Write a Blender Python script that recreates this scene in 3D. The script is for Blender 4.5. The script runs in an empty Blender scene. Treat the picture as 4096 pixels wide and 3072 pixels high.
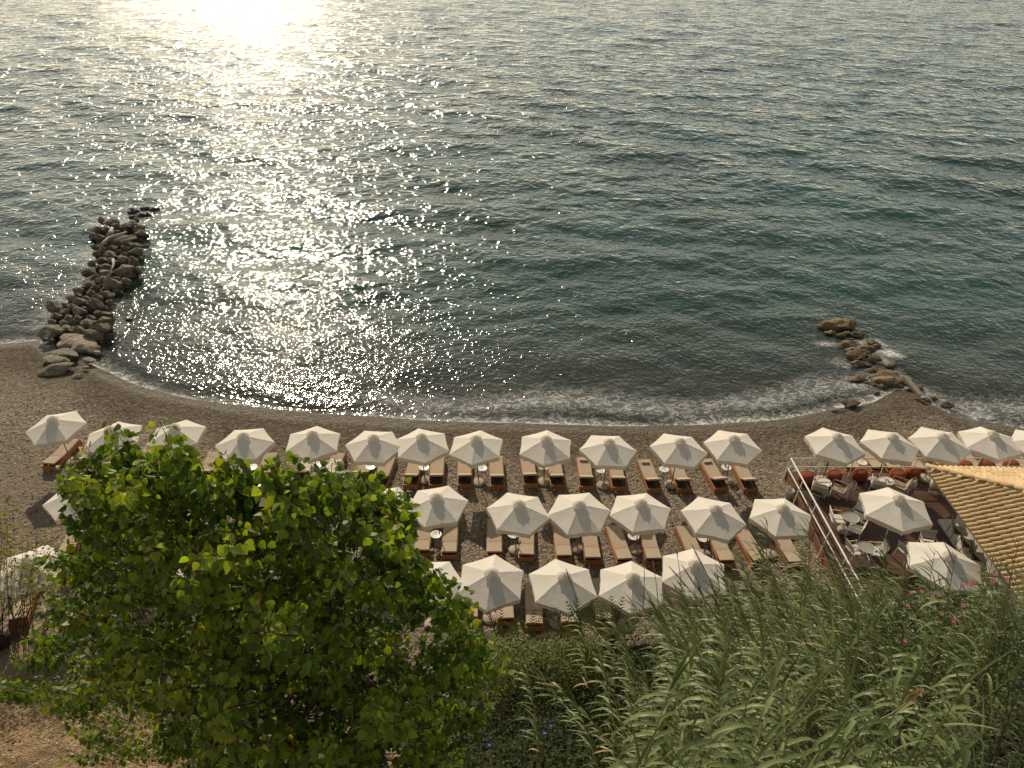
import bpy, math, random
import numpy as np
from mathutils import Vector, Matrix, noise as mnoise
R = math.radians
rnd = random.Random(7)
rng = np.random.default_rng(11)

# ------------------------------------------------------------------ camera
F, TH, ROLL, H = 3000.0, R(32.7), R(1.2), 21.0
FW = Vector((0, math.cos(TH), -math.sin(TH)))
UP0 = Vector((0, math.sin(TH), math.cos(TH)))
R0 = Vector((1, 0, 0))
RT = math.cos(ROLL)*R0 + math.sin(ROLL)*UP0
UP = math.cos(ROLL)*UP0 - math.sin(ROLL)*R0
scene = bpy.context.scene
col = scene.collection
cam_d = bpy.data.cameras.new('camera'); cam = bpy.data.objects.new('camera', cam_d); col.objects.link(cam)
cam_d.sensor_width = 36; cam_d.lens = 36*F/4096.0
cam_d.clip_start = 0.1; cam_d.clip_end = 12000
m = Matrix.Identity(4)
for i in range(3):
    m[i][0] = RT[i]; m[i][1] = UP[i]; m[i][2] = -FW[i]
m[0][3], m[1][3], m[2][3] = 0, 0, H
cam.matrix_world = m
scene.camera = cam
scene.render.resolution_x = 1024; scene.render.resolution_y = 768

# ------------------------------------------------------------------ light
SUN_EL, SUN_AZ = R(31), R(-19)          # azimuth measured from +Y, negative = left
world = bpy.data.worlds.new('World'); scene.world = world; world.use_nodes = True
wn = world.node_tree; wn.nodes.clear()
sky = wn.nodes.new('ShaderNodeTexSky'); sky.sky_type = 'NISHITA'; sky.sun_disc = False
sky.sun_elevation = SUN_EL; sky.sun_rotation = SUN_AZ
sky.dust_density = 0.45; sky.air_density = 1.0; sky.ozone_density = 1.0; sky.altitude = 0
tint = wn.nodes.new('ShaderNodeMix'); tint.data_type = 'RGBA'; tint.blend_type = 'MULTIPLY'
tint.inputs['Factor'].default_value = 1.0
tint.inputs['B'].default_value = (1.08, 1.0, 0.83, 1)
bg = wn.nodes.new('ShaderNodeBackground'); bg.inputs['Strength'].default_value = 0.098
wo = wn.nodes.new('ShaderNodeOutputWorld')
hz = wn.nodes.new('ShaderNodeHueSaturation'); hz.inputs['Saturation'].default_value = .45
wn.links.new(sky.outputs[0], hz.inputs['Color']); wn.links.new(hz.outputs[0], tint.inputs['A']); wn.links.new(tint.outputs['Result'], bg.inputs[0])
wn.links.new(bg.outputs[0], wo.inputs[0])
sd = bpy.data.lights.new('sun', 'SUN'); sd.energy = 3.9; sd.angle = R(0.6); sd.color = (1.0, 0.85, 0.645)
sun = bpy.data.objects.new('sun', sd); col.objects.link(sun)
S = Vector((math.sin(SUN_AZ)*math.cos(SUN_EL), math.cos(SUN_AZ)*math.cos(SUN_EL), math.sin(SUN_EL)))
sun.rotation_euler = (-S).to_track_quat('-Z', 'Y').to_euler()
sun.location = (-20, 60, 40)
scene.view_settings.view_transform = 'Standard'; scene.view_settings.look = 'None'
scene.view_settings.exposure = 0.2; scene.view_settings.gamma = 1.0

# ------------------------------------------------------------------ projection helpers (photo pixel -> place)
def ray(x, y):
    return FW + (x-2048)/F*RT - (y-1536)/F*UP
def at(x, y, z=0.0):
    d = ray(x, y); t = (z-H)/d.z
    return Vector((d.x*t, d.y*t, z))
def dep(x, y, D):
    d = ray(x, y); return Vector((d.x*D, d.y*D, H+d.z*D))
def pj(P):
    q = Vector((P[0], P[1], P[2]-H)); D = q.dot(FW)
    return 2048+F*q.dot(RT)/D, 1536-F*q.dot(UP)/D, D
def r1(u, v): return (u/2.011, 1550+v/2.011)
def r2(u, v): return (1000+u/2.011, 1600+v/2.011)
def r3(u, v): return (2000+u/2.011, 1600+v/2.011)
def r4(u, v): return (2996+u/2.011, 1600+v/2.011)
def q1(u, v): return (3080+u/4.254, 1800+v/4.254)
def q2(u, v): return (3560+u/4.127, 1780+v/4.127)
def inpoly(x, y, poly):
    c = False; n = len(poly); j = n-1
    for i in range(n):
        xi, yi = poly[i]; xj, yj = poly[j]
        if (yi > y) != (yj > y) and x < (xj-xi)*(y-yi)/(yj-yi)+xi: c = not c
        j = i
    return c
def sstep(a, b, x):
    t = min(1, max(0, (x-a)/(b-a))); return t*t*(3-2*t)

# ------------------------------------------------------------------ materials
def newmat(name):
    mt = bpy.data.materials.new(name); mt.use_nodes = True
    nt = mt.node_tree; nt.nodes.clear()
    out = nt.nodes.new('ShaderNodeOutputMaterial')
    return mt, nt, out
def N(nt, t, **k):
    n = nt.nodes.new(t)
    for a, b in k.items(): setattr(n, a, b)
    return n
def noise(nt, vec, scale, detail=4, rough=.55, dist=0.0):
    n = N(nt, 'ShaderNodeTexNoise'); n.inputs['Scale'].default_value = scale
    n.inputs['Detail'].default_value = detail; n.inputs['Roughness'].default_value = rough
    n.inputs['Distortion'].default_value = dist
    if vec is not None: nt.links.new(vec, n.inputs['Vector'])
    return n
def ramp(nt, fac, stops):
    r = N(nt, 'ShaderNodeValToRGB')
    while len(r.color_ramp.elements) < len(stops): r.color_ramp.elements.new(0.5)
    for e, (p, c) in zip(r.color_ramp.elements, stops):
        e.position = p; e.color = (*c, 1) if len(c) == 3 else c
    nt.links.new(fac, r.inputs[0]); return r
def mixc(nt, fac, a, b, blend='MIX'):
    x = N(nt, 'ShaderNodeMix', data_type='RGBA', blend_type=blend)
    for s, v in (('Factor', fac), ('A', a), ('B', b)):
        if hasattr(v, 'is_output'): nt.links.new(v, x.inputs[s])
        elif s == 'Factor': x.inputs[s].default_value = v
        else: x.inputs[s].default_value = (*v, 1)
    return x.outputs['Result']
def mth(nt, op, a, b=0.0, c=None, clamp=False):
    x = N(nt, 'ShaderNodeMath', operation=op, use_clamp=clamp)
    for i, v in enumerate((a, b, c)):
        if v is None: continue
        if hasattr(v, 'is_output'): nt.links.new(v, x.inputs[i])
        else: x.inputs[i].default_value = v
    return x.outputs[0]
def mrange(nt, v, a, b, c=0., d=1.):
    x = N(nt, 'ShaderNodeMapRange'); nt.links.new(v, x.inputs[0])
    for i, k in enumerate((a, b, c, d)): x.inputs[i+1].default_value = k
    return x.outputs[0]
def bump(nt, h, dist, strength=1.0, normal=None):
    b = N(nt, 'ShaderNodeBump'); b.inputs['Distance'].default_value = dist
    b.inputs['Strength'].default_value = strength
    nt.links.new(h, b.inputs['Height'])
    if normal: nt.links.new(normal, b.inputs['Normal'])
    return b.outputs[0]
def objcoord(nt): return N(nt, 'ShaderNodeTexCoord').outputs['Object']
def poscoord(nt): return N(nt, 'ShaderNodeNewGeometry').outputs['Position']
def basic(name, c1, c2, scale=6, rough=.7, bd=0.0, bscale=60, stretch=None, obrand=0.0, metallic=0.0, spec=.4):
    mt, nt, out = newmat(name)
    v = objcoord(nt)
    if stretch:
        mp = N(nt, 'ShaderNodeMapping'); mp.inputs['Scale'].default_value = stretch
        nt.links.new(v, mp.inputs[0]); v = mp.outputs[0]
    n = noise(nt, v, scale, 5, .6)
    c = ramp(nt, n.outputs[0], [(.3, c1), (.7, c2)]).outputs[0]
    if obrand:
        oi = N(nt, 'ShaderNodeObjectInfo')
        f = mrange(nt, oi.outputs['Random'], 0, 1, 1-obrand, 1+obrand)
        hs = N(nt, 'ShaderNodeHueSaturation'); nt.links.new(f, hs.inputs['Value']); nt.links.new(c, hs.inputs['Color'])
        c = hs.outputs[0]
    p = N(nt, 'ShaderNodeBsdfPrincipled'); p.inputs['Roughness'].default_value = rough
    p.inputs['Metallic'].default_value = metallic
    p.inputs['Specular IOR Level'].default_value = spec
    nt.links.new(c, p.inputs['Base Color'])
    if bd:
        n2 = noise(nt, v, bscale, 4, .6); nt.links.new(bump(nt, n2.outputs[0], bd), p.inputs['Normal'])
    nt.links.new(p.outputs[0], out.inputs[0]); return mt

def fabric(name, col1, col2, trans, bd=.004):
    mt, nt, out = newmat(name); v = objcoord(nt)
    n = noise(nt, v, 2.2, 5, .6)
    c = ramp(nt, n.outputs[0], [(.3, col1), (.68, col2)]).outputs[0]
    mp = N(nt, 'ShaderNodeMapping'); mp.inputs['Scale'].default_value = (1, 1, 1); nt.links.new(v, mp.inputs[0])
    w = noise(nt, mp.outputs[0], 5.0, 6, .65, .8)
    nb = bump(nt, w.outputs[0], bd*6)
    d = N(nt, 'ShaderNodeBsdfDiffuse'); nt.links.new(c, d.inputs[0]); nt.links.new(nb, d.inputs['Normal'])
    if trans:
        t = N(nt, 'ShaderNodeBsdfTranslucent'); nt.links.new(c, t.inputs[0])
        mx = N(nt, 'ShaderNodeMixShader'); mx.inputs[0].default_value = trans
        nt.links.new(d.outputs[0], mx.inputs[1]); nt.links.new(t.outputs[0], mx.inputs[2])
        nt.links.new(mx.outputs[0], out.inputs[0])
    else: nt.links.new(d.outputs[0], out.inputs[0])
    return mt

def leafmat(name, stops, tr=.5, tcol=(1.35, 1.25, .35), rough=.45, gl=.03):
    # per-leaf colour comes from attribute 'tone' (0..1)
    mt, nt, out = newmat(name)
    a = N(nt, 'ShaderNodeAttribute', attribute_name='tone')
    c = ramp(nt, a.outputs['Fac'], stops).outputs[0]
    d = N(nt, 'ShaderNodeBsdfDiffuse'); nt.links.new(c, d.inputs[0])
    t = N(nt, 'ShaderNodeBsdfTranslucent'); nt.links.new(mixc(nt, 1.0, c, tcol, 'MULTIPLY'), t.inputs[0])
    mx = N(nt, 'ShaderNodeMixShader'); mx.inputs[0].default_value = tr
    nt.links.new(d.outputs[0], mx.inputs[1]); nt.links.new(t.outputs[0], mx.inputs[2])
    g = N(nt, 'ShaderNodeBsdfGlossy'); g.inputs['Roughness'].default_value = rough
    g.inputs[0].default_value = (1, 1, .95, 1)
    m2 = N(nt, 'ShaderNodeMixShader')
    lw = N(nt, 'ShaderNodeFresnel'); lw.inputs[0].default_value = 1.4
    nt.links.new(mth(nt, 'MULTIPLY', lw.outputs[0], gl*20*.6, None, True), m2.inputs[0])
    nt.links.new(mx.outputs[0], m2.inputs[1]); nt.links.new(g.outputs[0], m2.inputs[2])
    nt.links.new(m2.outputs[0], out.inputs[0]); return mt

M = {}
M['canvas'] = fabric('canvas', (.70, .66, .58), (.78, .74, .66), .22, .003)
M['cap'] = fabric('cap_canvas', (.74, .70, .62), (.82, .78, .70), .5, .002)
M['valance'] = fabric('valance_canvas', (.72, .66, .54), (.80, .74, .62), .42, .006)
M['cushion'] = fabric('cushion_fabric', (.36, .285, .21), (.42, .34, .255), 0, .001)
M['towel'] = fabric('towel_fabric', (.46, .34, .27), (.56, .43, .34), 0, .004)
M['white_towel'] = fabric('white_towel_fabric', (.55, .50, .42), (.7, .66, .58), 0, .012)
M['teak'] = basic('teak', (.30, .11, .038), (.46, .19, .07), 5, .6, .002, 40, (8, 1, 8), .25)
M['dark_wood'] = basic('dark_wood', (.05, .025, .012), (.09, .045, .02), 6, .7)
M['pole'] = basic('pole_paint', (.012, .011, .01), (.022, .02, .018), 6, .4)
M['steel'] = basic('steel', (.35, .35, .34), (.5, .5, .48), 9, .35, metallic=.8)
M['concrete'] = basic('concrete', (.30, .26, .20), (.42, .37, .29), 14, .85, .006, 60, obrand=.12)
M['white_metal'] = basic('white_metal', (.66, .62, .56), (.76, .72, .66), 5, .4)
M['table_white'] = basic('table_white', (.58, .57, .53), (.68, .66, .62), 6, .35)
M['table_grey'] = basic('table_stone', (.20, .19, .17), (.36, .34, .31), 30, .5, .002, 90)
M['black'] = basic('black_plastic', (.01, .01, .01), (.02, .02, .02), 6, .5)
M['blue'] = basic('blue_glass', (.02, .05, .10), (.03, .07, .13), 6, .2)
M['pouf'] = basic('pouf_fabric', (.17, .052, .022), (.26, .085, .036), 40, .95, .008, 90, obrand=.12, spec=.1)
M['deck'] = basic('deck_wood', (.046, .021, .012), (.105, .050, .027), 3, .55, .002, 60, (1, 10, 6), .28)
M['fascia'] = basic('fascia_wood', (.13, .055, .028), (.22, .10, .05), 3, .65, .003, 60, (6, 1, 8), .1)
M['slat_white'] = basic('painted_slats', (.50, .47, .40), (.62, .58, .51), 8, .6)
M['olive'] = basic('olive_metal', (.05, .048, .032), (.075, .07, .048), 8, .9, spec=.1)
M['plaster'] = basic('white_plaster', (.52, .49, .43), (.64, .61, .54), 3, .85, .01, 30)
M['stucco_floor'] = basic('pale_paving', (.42, .39, .33), (.56, .52, .45), 5, .8, .004, 40)
M['straw'] = basic('dry_straw', (.42, .27, .12), (.6, .42, .2), 12, .8)
M['bark'] = basic('bark', (.045, .035, .024), (.10, .08, .055), 12, .9, .02, 50, (1, 1, .3))
M['stump'] = basic('stump_bark', (.025, .018, .012), (.06, .042, .028), 12, .95, .03, 30)
M['twig'] = basic('twig_bark', (.05, .025, .015), (.10, .06, .035), 12, .8)
M['drift'] = basic('driftwood', (.26, .22, .17), (.42, .36, .28), 10, .85, .01, 40)
M['culm'] = basic('reed_culm', (.20, .19, .06), (.36, .28, .12), 4, .5, obrand=.2)
M['plume'] = basic('reed_plume', (.36, .24, .11), (.5, .36, .18), 30, .9)
M['plastic'] = basic('pale_plastic', (.35, .42, .45), (.6, .62, .6), 9, .4)
M['soil_rock'] = basic('grey_stone', (.16, .15, .13), (.30, .28, .24), 5, .9, .03, 12)

def tilemat():
    mt, nt, out = newmat('terracotta'); v = objcoord(nt)
    oi = N(nt, 'ShaderNodeObjectInfo')
    c = ramp(nt, oi.outputs['Random'], [(0, (.42, .27, .14)), (.35, (.50, .345, .18)), (.6, (.52, .38, .20)), (.85, (.57, .42, .24)), (1, (.42, .33, .16))]).outputs[0]
    n = noise(nt, poscoord(nt), 9, 6, .65)
    c = mixc(nt, mrange(nt, n.outputs[0], .50, .72), c, (.24, .17, .085))
    n3 = noise(nt, poscoord(nt), 2.0, 4, .6)
    c = mixc(nt, mrange(nt, n3.outputs[0], .5, .75, 0, .5), c, (.34, .29, .11))
    p = N(nt, 'ShaderNodeBsdfPrincipled'); p.inputs['Roughness'].default_value = .85
    nt.links.new(c, p.inputs['Base Color'])
    n2 = noise(nt, v, 40, 4, .6); nt.links.new(bump(nt, n2.outputs[0], .006), p.inputs['Normal'])
    nt.links.new(p.outputs[0], out.inputs[0]); return mt
M['tile'] = tilemat()
M['tile_bed'] = basic('roof_bed', (.26, .19, .10), (.42, .31, .17), 14, .95, .02, 30)

def rockmat(name, dry1, dry2, wetc, zlo, zhi):
    mt, nt, out = newmat(name); v = objcoord(nt); P = poscoord(nt)
    n = noise(nt, P, 1.6, 7, .65)
    c = ramp(nt, n.outputs[0], [(.28, dry1), (.5, dry2), (.72, tuple(a*.6 for a in dry1))]).outputs[0]
    oi = N(nt, 'ShaderNodeObjectInfo')
    hs = N(nt, 'ShaderNodeHueSaturation'); nt.links.new(c, hs.inputs['Color'])
    nt.links.new(mrange(nt, oi.outputs['Random'], 0, 1, .68, 1.2), hs.inputs['Value'])
    c = hs.outputs[0]
    n4 = noise(nt, P, 6.5, 6, .7)
    c = mixc(nt, mrange(nt, n4.outputs[0], .50, .68, 0, .75), c, tuple(a*.32 for a in dry1))
    sx = N(nt, 'ShaderNodeSeparateXYZ'); nt.links.new(P, sx.inputs[0])
    n2 = noise(nt, P, 3, 3)
    zz = mth(nt, 'ADD', sx.outputs[2], mth(nt, 'MULTIPLY', mth(nt, 'SUBTRACT', n2.outputs[0], .5), .5))
    wet = mrange(nt, zz, zlo, zhi, 1, 0)
    c = mixc(nt, wet, c, wetc)
    p = N(nt, 'ShaderNodeBsdfPrincipled'); nt.links.new(c, p.inputs['Base Color'])
    nt.links.new(mrange(nt, wet, 0, 1, .9, .38), p.inputs['Roughness'])
    n3 = noise(nt, P, 3.5, 9, .7, .3); nt.links.new(bump(nt, n3.outputs[0], .22), p.inputs['Normal'])
    nt.links.new(p.outputs[0], out.inputs[0]); return mt
M['rock_l'] = rockmat('groyne_rock', (.135, .105, .068), (.25, .205, .14), (.022, .018, .012), -.25, .42)
M['rock_r'] = rockmat('ochre_rock', (.15, .10, .045), (.27, .185, .085), (.05, .035, .018), -.3, -.05)
M['rock_pale'] = rockmat('pale_rock', (.26, .215, .15), (.36, .305, .225), (.05, .04, .028), -.6, -.3)

def groundmat():
    mt, nt, out = newmat('shingle_and_soil'); P = poscoord(nt)
    A = lambda n: N(nt, 'ShaderNodeAttribute', attribute_name=n).outputs['Fac']
    # shingle
    vo = N(nt, 'ShaderNodeTexVoronoi'); vo.inputs['Scale'].default_value = 16; nt.links.new(P, vo.inputs['Vector'])
    sp = N(nt, 'ShaderNodeSeparateColor'); nt.links.new(vo.outputs['Color'], sp.inputs[0])
    c = ramp(nt, sp.outputs[0], [(0, (.12, .095, .065)), (.25, (.33, .265, .19)), (.5, (.47, .395, .29)), (.75, (.40, .295, .21)), (.9, (.64, .565, .46)), (1, (.75, .7, .6))]).outputs[0]
    n1 = noise(nt, P, .7, 6, .65); n2 = noise(nt, P, 5.5, 6, .7)
    c = mixc(nt, mrange(nt, n2.outputs[0], .38, .7, 0, .6), c, (.21, .162, .108))
    n5 = noise(nt, P, 2.4, 5, .62, .9)
    c = mixc(nt, mrange(nt, n5.outputs[0], .52, .66, 0, .55), c, (.13, .095, .06))
    c = mixc(nt, mrange(nt, n1.outputs[0], .4, .75, 0, .4), c, (.33, .27, .2))
    # weed band towards the sea
    c = mixc(nt, mth(nt, 'MULTIPLY', A('weed'), mrange(nt, n2.outputs[0], .3, .6, .35, 1)), c, (.10, .068, .04))
    # smooth sand at left
    ns = noise(nt, P, 3, 6, .7)
    sand = ramp(nt, ns.outputs[0], [(.3, (.25, .195, .135)), (.7, (.38, .305, .22))]).outputs[0]
    c = mixc(nt, A('sand'), c, sand)
    # dry hillside
    nh = noise(nt, P, 4, 8, .7); nh2 = noise(nt, P, .9, 4, .6)
    hill = ramp(nt, nh.outputs[0], [(.3, (.26, .17, .09)), (.5, (.50, .345, .185)), (.7, (.64, .48, .28))]).outputs[0]
    hill = mixc(nt, mrange(nt, nh2.outputs[0], .45, .65, 0, .6), hill, (.12, .085, .04))
    c = mixc(nt, A('hill'), c, hill)
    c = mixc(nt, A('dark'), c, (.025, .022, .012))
    # wet strip
    wet = A('wet')
    c = mixc(nt, mth(nt, 'MULTIPLY', wet, .7), c, (.15, .12, .08))
    p = N(nt, 'ShaderNodeBsdfPrincipled'); nt.links.new(c, p.inputs['Base Color'])
    nt.links.new(mrange(nt, wet, 0, 1, .95, .35), p.inputs['Roughness'])
    p.inputs['Specular IOR Level'].default_value = .35
    hh = mth(nt, 'ADD', mth(nt, 'MULTIPLY', n2.outputs[0], 1.0), mth(nt, 'MULTIPLY', vo.outputs['Distance'], .3))
    nw = noise(nt, P, 1.9, 4, .6, .8); b1 = bump(nt, mth(nt, 'ADD', hh, mth(nt, 'MULTIPLY', nw.outputs[0], 1.3)), .45)
    nt.links.new(b1, p.inputs['Normal'])
    nt.links.new(p.outputs[0], out.inputs[0]); return mt
M['ground'] = groundmat()

def watermat():
    mt, nt, out = newmat('sea_water'); P = poscoord(nt)
    A = lambda n: N(nt, 'ShaderNodeAttribute', attribute_name=n).outputs['Fac']
    def wv(rot, sc, scale, det, rough, dist=0.):
        mp = N(nt, 'ShaderNodeMapping'); mp.inputs['Rotation'].default_value = (0, 0, R(rot)); mp.inputs['Scale'].default_value = sc
        nt.links.new(P, mp.inputs[0]); return noise(nt, mp.outputs[0], scale, det, rough, dist).outputs[0]
    a = wv(10, (.85, .9, 1), .52, 1, .5, .3)
    b = wv(-6, (.95, 1, 1), 1.5, 1, .5, .4)
    c_ = wv(14, (.9, 1, 1), 4.2, 1, .5, .3)
    e_ = wv(0, (.9, 1, 1), 9.0, 1, .5)
    off = mrange(nt, A('dsh'), 5, 70); off2 = mrange(nt, A('dsh'), 6, 40)
    h = mth(nt, 'ADD', mth(nt, 'MULTIPLY', a, mrange(nt, off, 0, 1, .12, .50)), mth(nt, 'MULTIPLY', b, mrange(nt, off2, 0, 1, .10, .20)))
    h = mth(nt, 'ADD', h, mth(nt, 'ADD', mth(nt, 'MULTIPLY', c_, mrange(nt, off2, 0, 1, .075, .012)), mth(nt, 'MULTIPLY', e_, mrange(nt, off2, 0, 1, .010, 0))))
    calm = mrange(nt, A('dsh'), 0, 6, .5, 1)
    h = mth(nt, 'MULTIPLY', h, calm)
    nb = bump(nt, h, 1.0)
    # body colour: green shallows -> deep teal
    big = noise(nt, P, .05, 3, .6)
    deep = mixc(nt, mrange(nt, big.outputs[0], .4, .65), (.010, .034, .024), (.014, .052, .040))
    shal = mixc(nt, mrange(nt, noise(nt, P, .35, 4, .6).outputs[0], .42, .62), (.095, .108, .078), (.042, .066, .050))
    body = mixc(nt, mrange(nt, A('dsh'), 1.5, 13), shal, deep)
    dif = N(nt, 'ShaderNodeBsdfDiffuse'); nt.links.new(body, dif.inputs[0])
    tr = N(nt, 'ShaderNodeBsdfTransparent'); tr.inputs[0].default_value = (.86, .90, .83, 1)
    mx = N(nt, 'ShaderNodeMixShader')
    nt.links.new(mrange(nt, A('dsh'), 0, 13, .08, 1), mx.inputs[0])
    nt.links.new(tr.outputs[0], mx.inputs[1]); nt.links.new(dif.outputs[0], mx.inputs[2])
    gl = N(nt, 'ShaderNodeBsdfGlossy'); gl.inputs['Roughness'].default_value = .065; nt.links.new(nb, gl.inputs['Normal'])
    gl.inputs[0].default_value = (1, 1, 1, 1)
    fr = N(nt, 'ShaderNodeFresnel'); fr.inputs[0].default_value = 1.34; nt.links.new(nb, fr.inputs['Normal'])
    m2 = N(nt, 'ShaderNodeMixShader'); nt.links.new(fr.outputs[0], m2.inputs[0])
    nt.links.new(mx.outputs[0], m2.inputs[1]); nt.links.new(gl.outputs[0], m2.inputs[2])
    # foam
    fo = A('foam')
    n1 = wv(5, (.8, 1.3, 1), 1.7, 7, .62, 1.0)
    rid = mth(nt, 'ABSOLUTE', mth(nt, 'SUBTRACT', n1, .5))
    lace = mrange(nt, rid, 0.008, .038, 1, 0)
    edge = mrange(nt, mth(nt, 'ADD', A('foam'), mth(nt, 'MULTIPLY', mth(nt, 'SUBTRACT', n1, .5), 1.6)), .62, .9)
    ff = mth(nt, 'MAXIMUM', edge, mth(nt, 'MULTIPLY', lace, mrange(nt, fo, .05, .5)), None, True)
    ff = mth(nt, 'MAXIMUM', ff, mrange(nt, fo, .12, .9, 0, .45), None, True)
    fd = N(nt, 'ShaderNodeBsdfDiffuse'); fd.inputs[0].default_value = (.85, .84, .80, 1)
    m3 = N(nt, 'ShaderNodeMixShader'); nt.links.new(mth(nt, 'MULTIPLY', ff, .88), m3.inputs[0])
    nt.links.new(m2.outputs[0], m3.inputs[1]); nt.links.new(fd.outputs[0], m3.inputs[2])
    nt.links.new(m3.outputs[0], out.inputs[0]); return mt
M['water'] = watermat()

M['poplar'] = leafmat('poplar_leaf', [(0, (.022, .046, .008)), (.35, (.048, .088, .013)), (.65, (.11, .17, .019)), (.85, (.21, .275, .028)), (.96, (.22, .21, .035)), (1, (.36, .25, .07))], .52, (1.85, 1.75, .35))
M['reed'] = leafmat('reed_leaf', [(0, (.045, .064, .026)), (.45, (.095, .128, .048)), (.8, (.195, .23, .095)), (.92, (.29, .27, .14)), (1, (.46, .33, .18))], .18, (1.4, 1.4, .45), .42, .035)
M['ivy'] = leafmat('ivy_leaf', [(0, (.012, .020, .006)), (.5, (.028, .046, .010)), (.85, (.06, .085, .016)), (1, (.10, .12, .022))], .3, (1.3, 1.3, .5), .5, .012)
M['shrub'] = leafmat('shrub_leaf', [(0, (.04, .06, .010)), (.5, (.10, .13, .020)), (.9, (.17, .19, .03)), (1, (.24, .22, .05))], .45, (1.4, 1.3, .4))
M['sparse'] = leafmat('bush_leaf', [(0, (.10, .13, .016)), (.6, (.20, .22, .03)), (1, (.34, .28, .04))], .5, (1.4, 1.3, .4), .8, 0)
M['grass'] = leafmat('dry_grass', [(0, (.10, .09, .03)), (.6, (.22, .17, .07)), (1, (.36, .26, .12))], .3, (1, 1, 1), .6, .02)
M['litter'] = leafmat('leaf_litter', [(0, (.22, .12, .06)), (.6, (.42, .27, .15)), (1, (.58, .44, .28))], .1, (1, 1, 1), .7, .02)
M['palm'] = leafmat('palm_leaf', [(0, (.04, .055, .014)), (1, (.11, .12, .035))], .3, (1.3, 1.3, .4), .8, .0)
M['pink'] = basic('pink_petal', (.32, .05, .085), (.46, .11, .15), 9, .6)
M['violet'] = basic('violet_petal', (.05, .035, .35), (.09, .07, .5), 9, .6)

# ------------------------------------------------------------------ mesh helpers
class MB:
    def __init__(s): s.v = []; s.f = []
    def add(s, vs, fs):
        o = len(s.v); s.v += [tuple(p) for p in vs]; s.f += [tuple(i+o for i in f) for f in fs]; return s
    def box(s, c, d, rot=None, taper=1.0):
        c = Vector(c); vs = []
        for z in (-1, 1):
            k = taper if z > 0 else 1
            for x, y in ((-1, -1), (1, -1), (1, 1), (-1, 1)):
                p = Vector((x*d[0]/2*k, y*d[1]/2*k, z*d[2]/2))
                if rot: p = rot @ p
                vs.append(c+p)
        return s.add(vs, [(3, 2, 1, 0), (4, 5, 6, 7), (0, 1, 5, 4), (1, 2, 6, 5), (2, 3, 7, 6), (3, 0, 4, 7)])
    def tube(s, pts, r, n=6, caps=True):
        pts = [Vector(p) for p in pts]; rr = r if isinstance(r, (list, tuple)) else [r]*len(pts)
        vs = []; prev = None
        for i, p in enumerate(pts):
            t = (pts[min(i+1, len(pts)-1)]-pts[max(i-1, 0)])
            t = t.normalized() if t.length > 1e-9 else Vector((0, 0, 1))
            a = prev if prev else (Vector((0, 0, 1)) if abs(t.z) < .9 else Vector((1, 0, 0)))
            u = t.cross(a).normalized() if t.cross(a).length > 1e-6 else Vector((1, 0, 0)); w = u.cross(t)
            prev = w
            for k in range(n):
                an = 2*math.pi*k/n; vs.append(p+u*math.cos(an)*rr[i]+w*math.sin(an)*rr[i])
        fs = []
        for i in range(len(pts)-1):
            for k in range(n):
                a, b = i*n+k, i*n+(k+1) % n; fs.append((a, b, b+n, a+n))
        if caps: fs += [tuple(reversed(range(n))), tuple((len(pts)-1)*n+k for k in range(n))]
        return s.add(vs, fs)
    def lathe(s, prof, n=20, c=(0, 0, 0)):
        vs = []
        for r, z in prof:
            for k in range(n):
                a = 2*math.pi*k/n; vs.append((c[0]+r*math.cos(a), c[1]+r*math.sin(a), c[2]+z))
        fs = []
        for i in range(len(prof)-1):
            for k in range(n):
                a, b = i*n+k, i*n+(k+1) % n; fs.append((a, b, b+n, a+n))
        fs += [tuple(reversed(range(n))), tuple((len(prof)-1)*n+k for k in range(n))]
        return s.add(vs, fs)
    def mesh(s, name, smooth=False):
        me = bpy.data.meshes.new(name); me.from_pydata(s.v, [], s.f); me.update()
        if smooth: me.polygons.foreach_set('use_smooth', [True]*len(me.polygons))
        return me
def tag(o, label=None, cat=None, group=None, kind=None):
    if label: o['label'] = label
    if cat: o['category'] = cat
    if group: o['group'] = group
    if kind: o['kind'] = kind
    return o
def link(name, me, mat, parent=None, loc=None, mtx=None):
    if not me.materials and mat: me.materials.append(mat)
    o = bpy.data.objects.new(name, me); col.objects.link(o)
    if parent: o.parent = parent
    if mtx is not None: o.matrix_local = mtx
    elif loc is not None: o.location = loc
    return o
def build(mb, name, mat, parent=None, smooth=False, loc=None):
    return link(name, mb.mesh(name, smooth), mat, parent, loc)
def empty(name, loc=(0, 0, 0), rz=0):
    o = bpy.data.objects.new(name, None); o.empty_display_size = .2; col.objects.link(o)
    o.location = loc; o.rotation_euler = (0, 0, rz); return o
KIDS = {}
def copy_tree(o, parent=None):
    c = o.copy(); col.objects.link(c)
    if parent: c.parent = parent
    for ch in list(o.children): copy_tree(ch, c)
    return c
def bevel(o, w=.01, seg=2):
    b = o.modifiers.new('bevel', 'BEVEL'); b.width = w; b.segments = seg; b.limit_method = 'ANGLE'; return o
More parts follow.
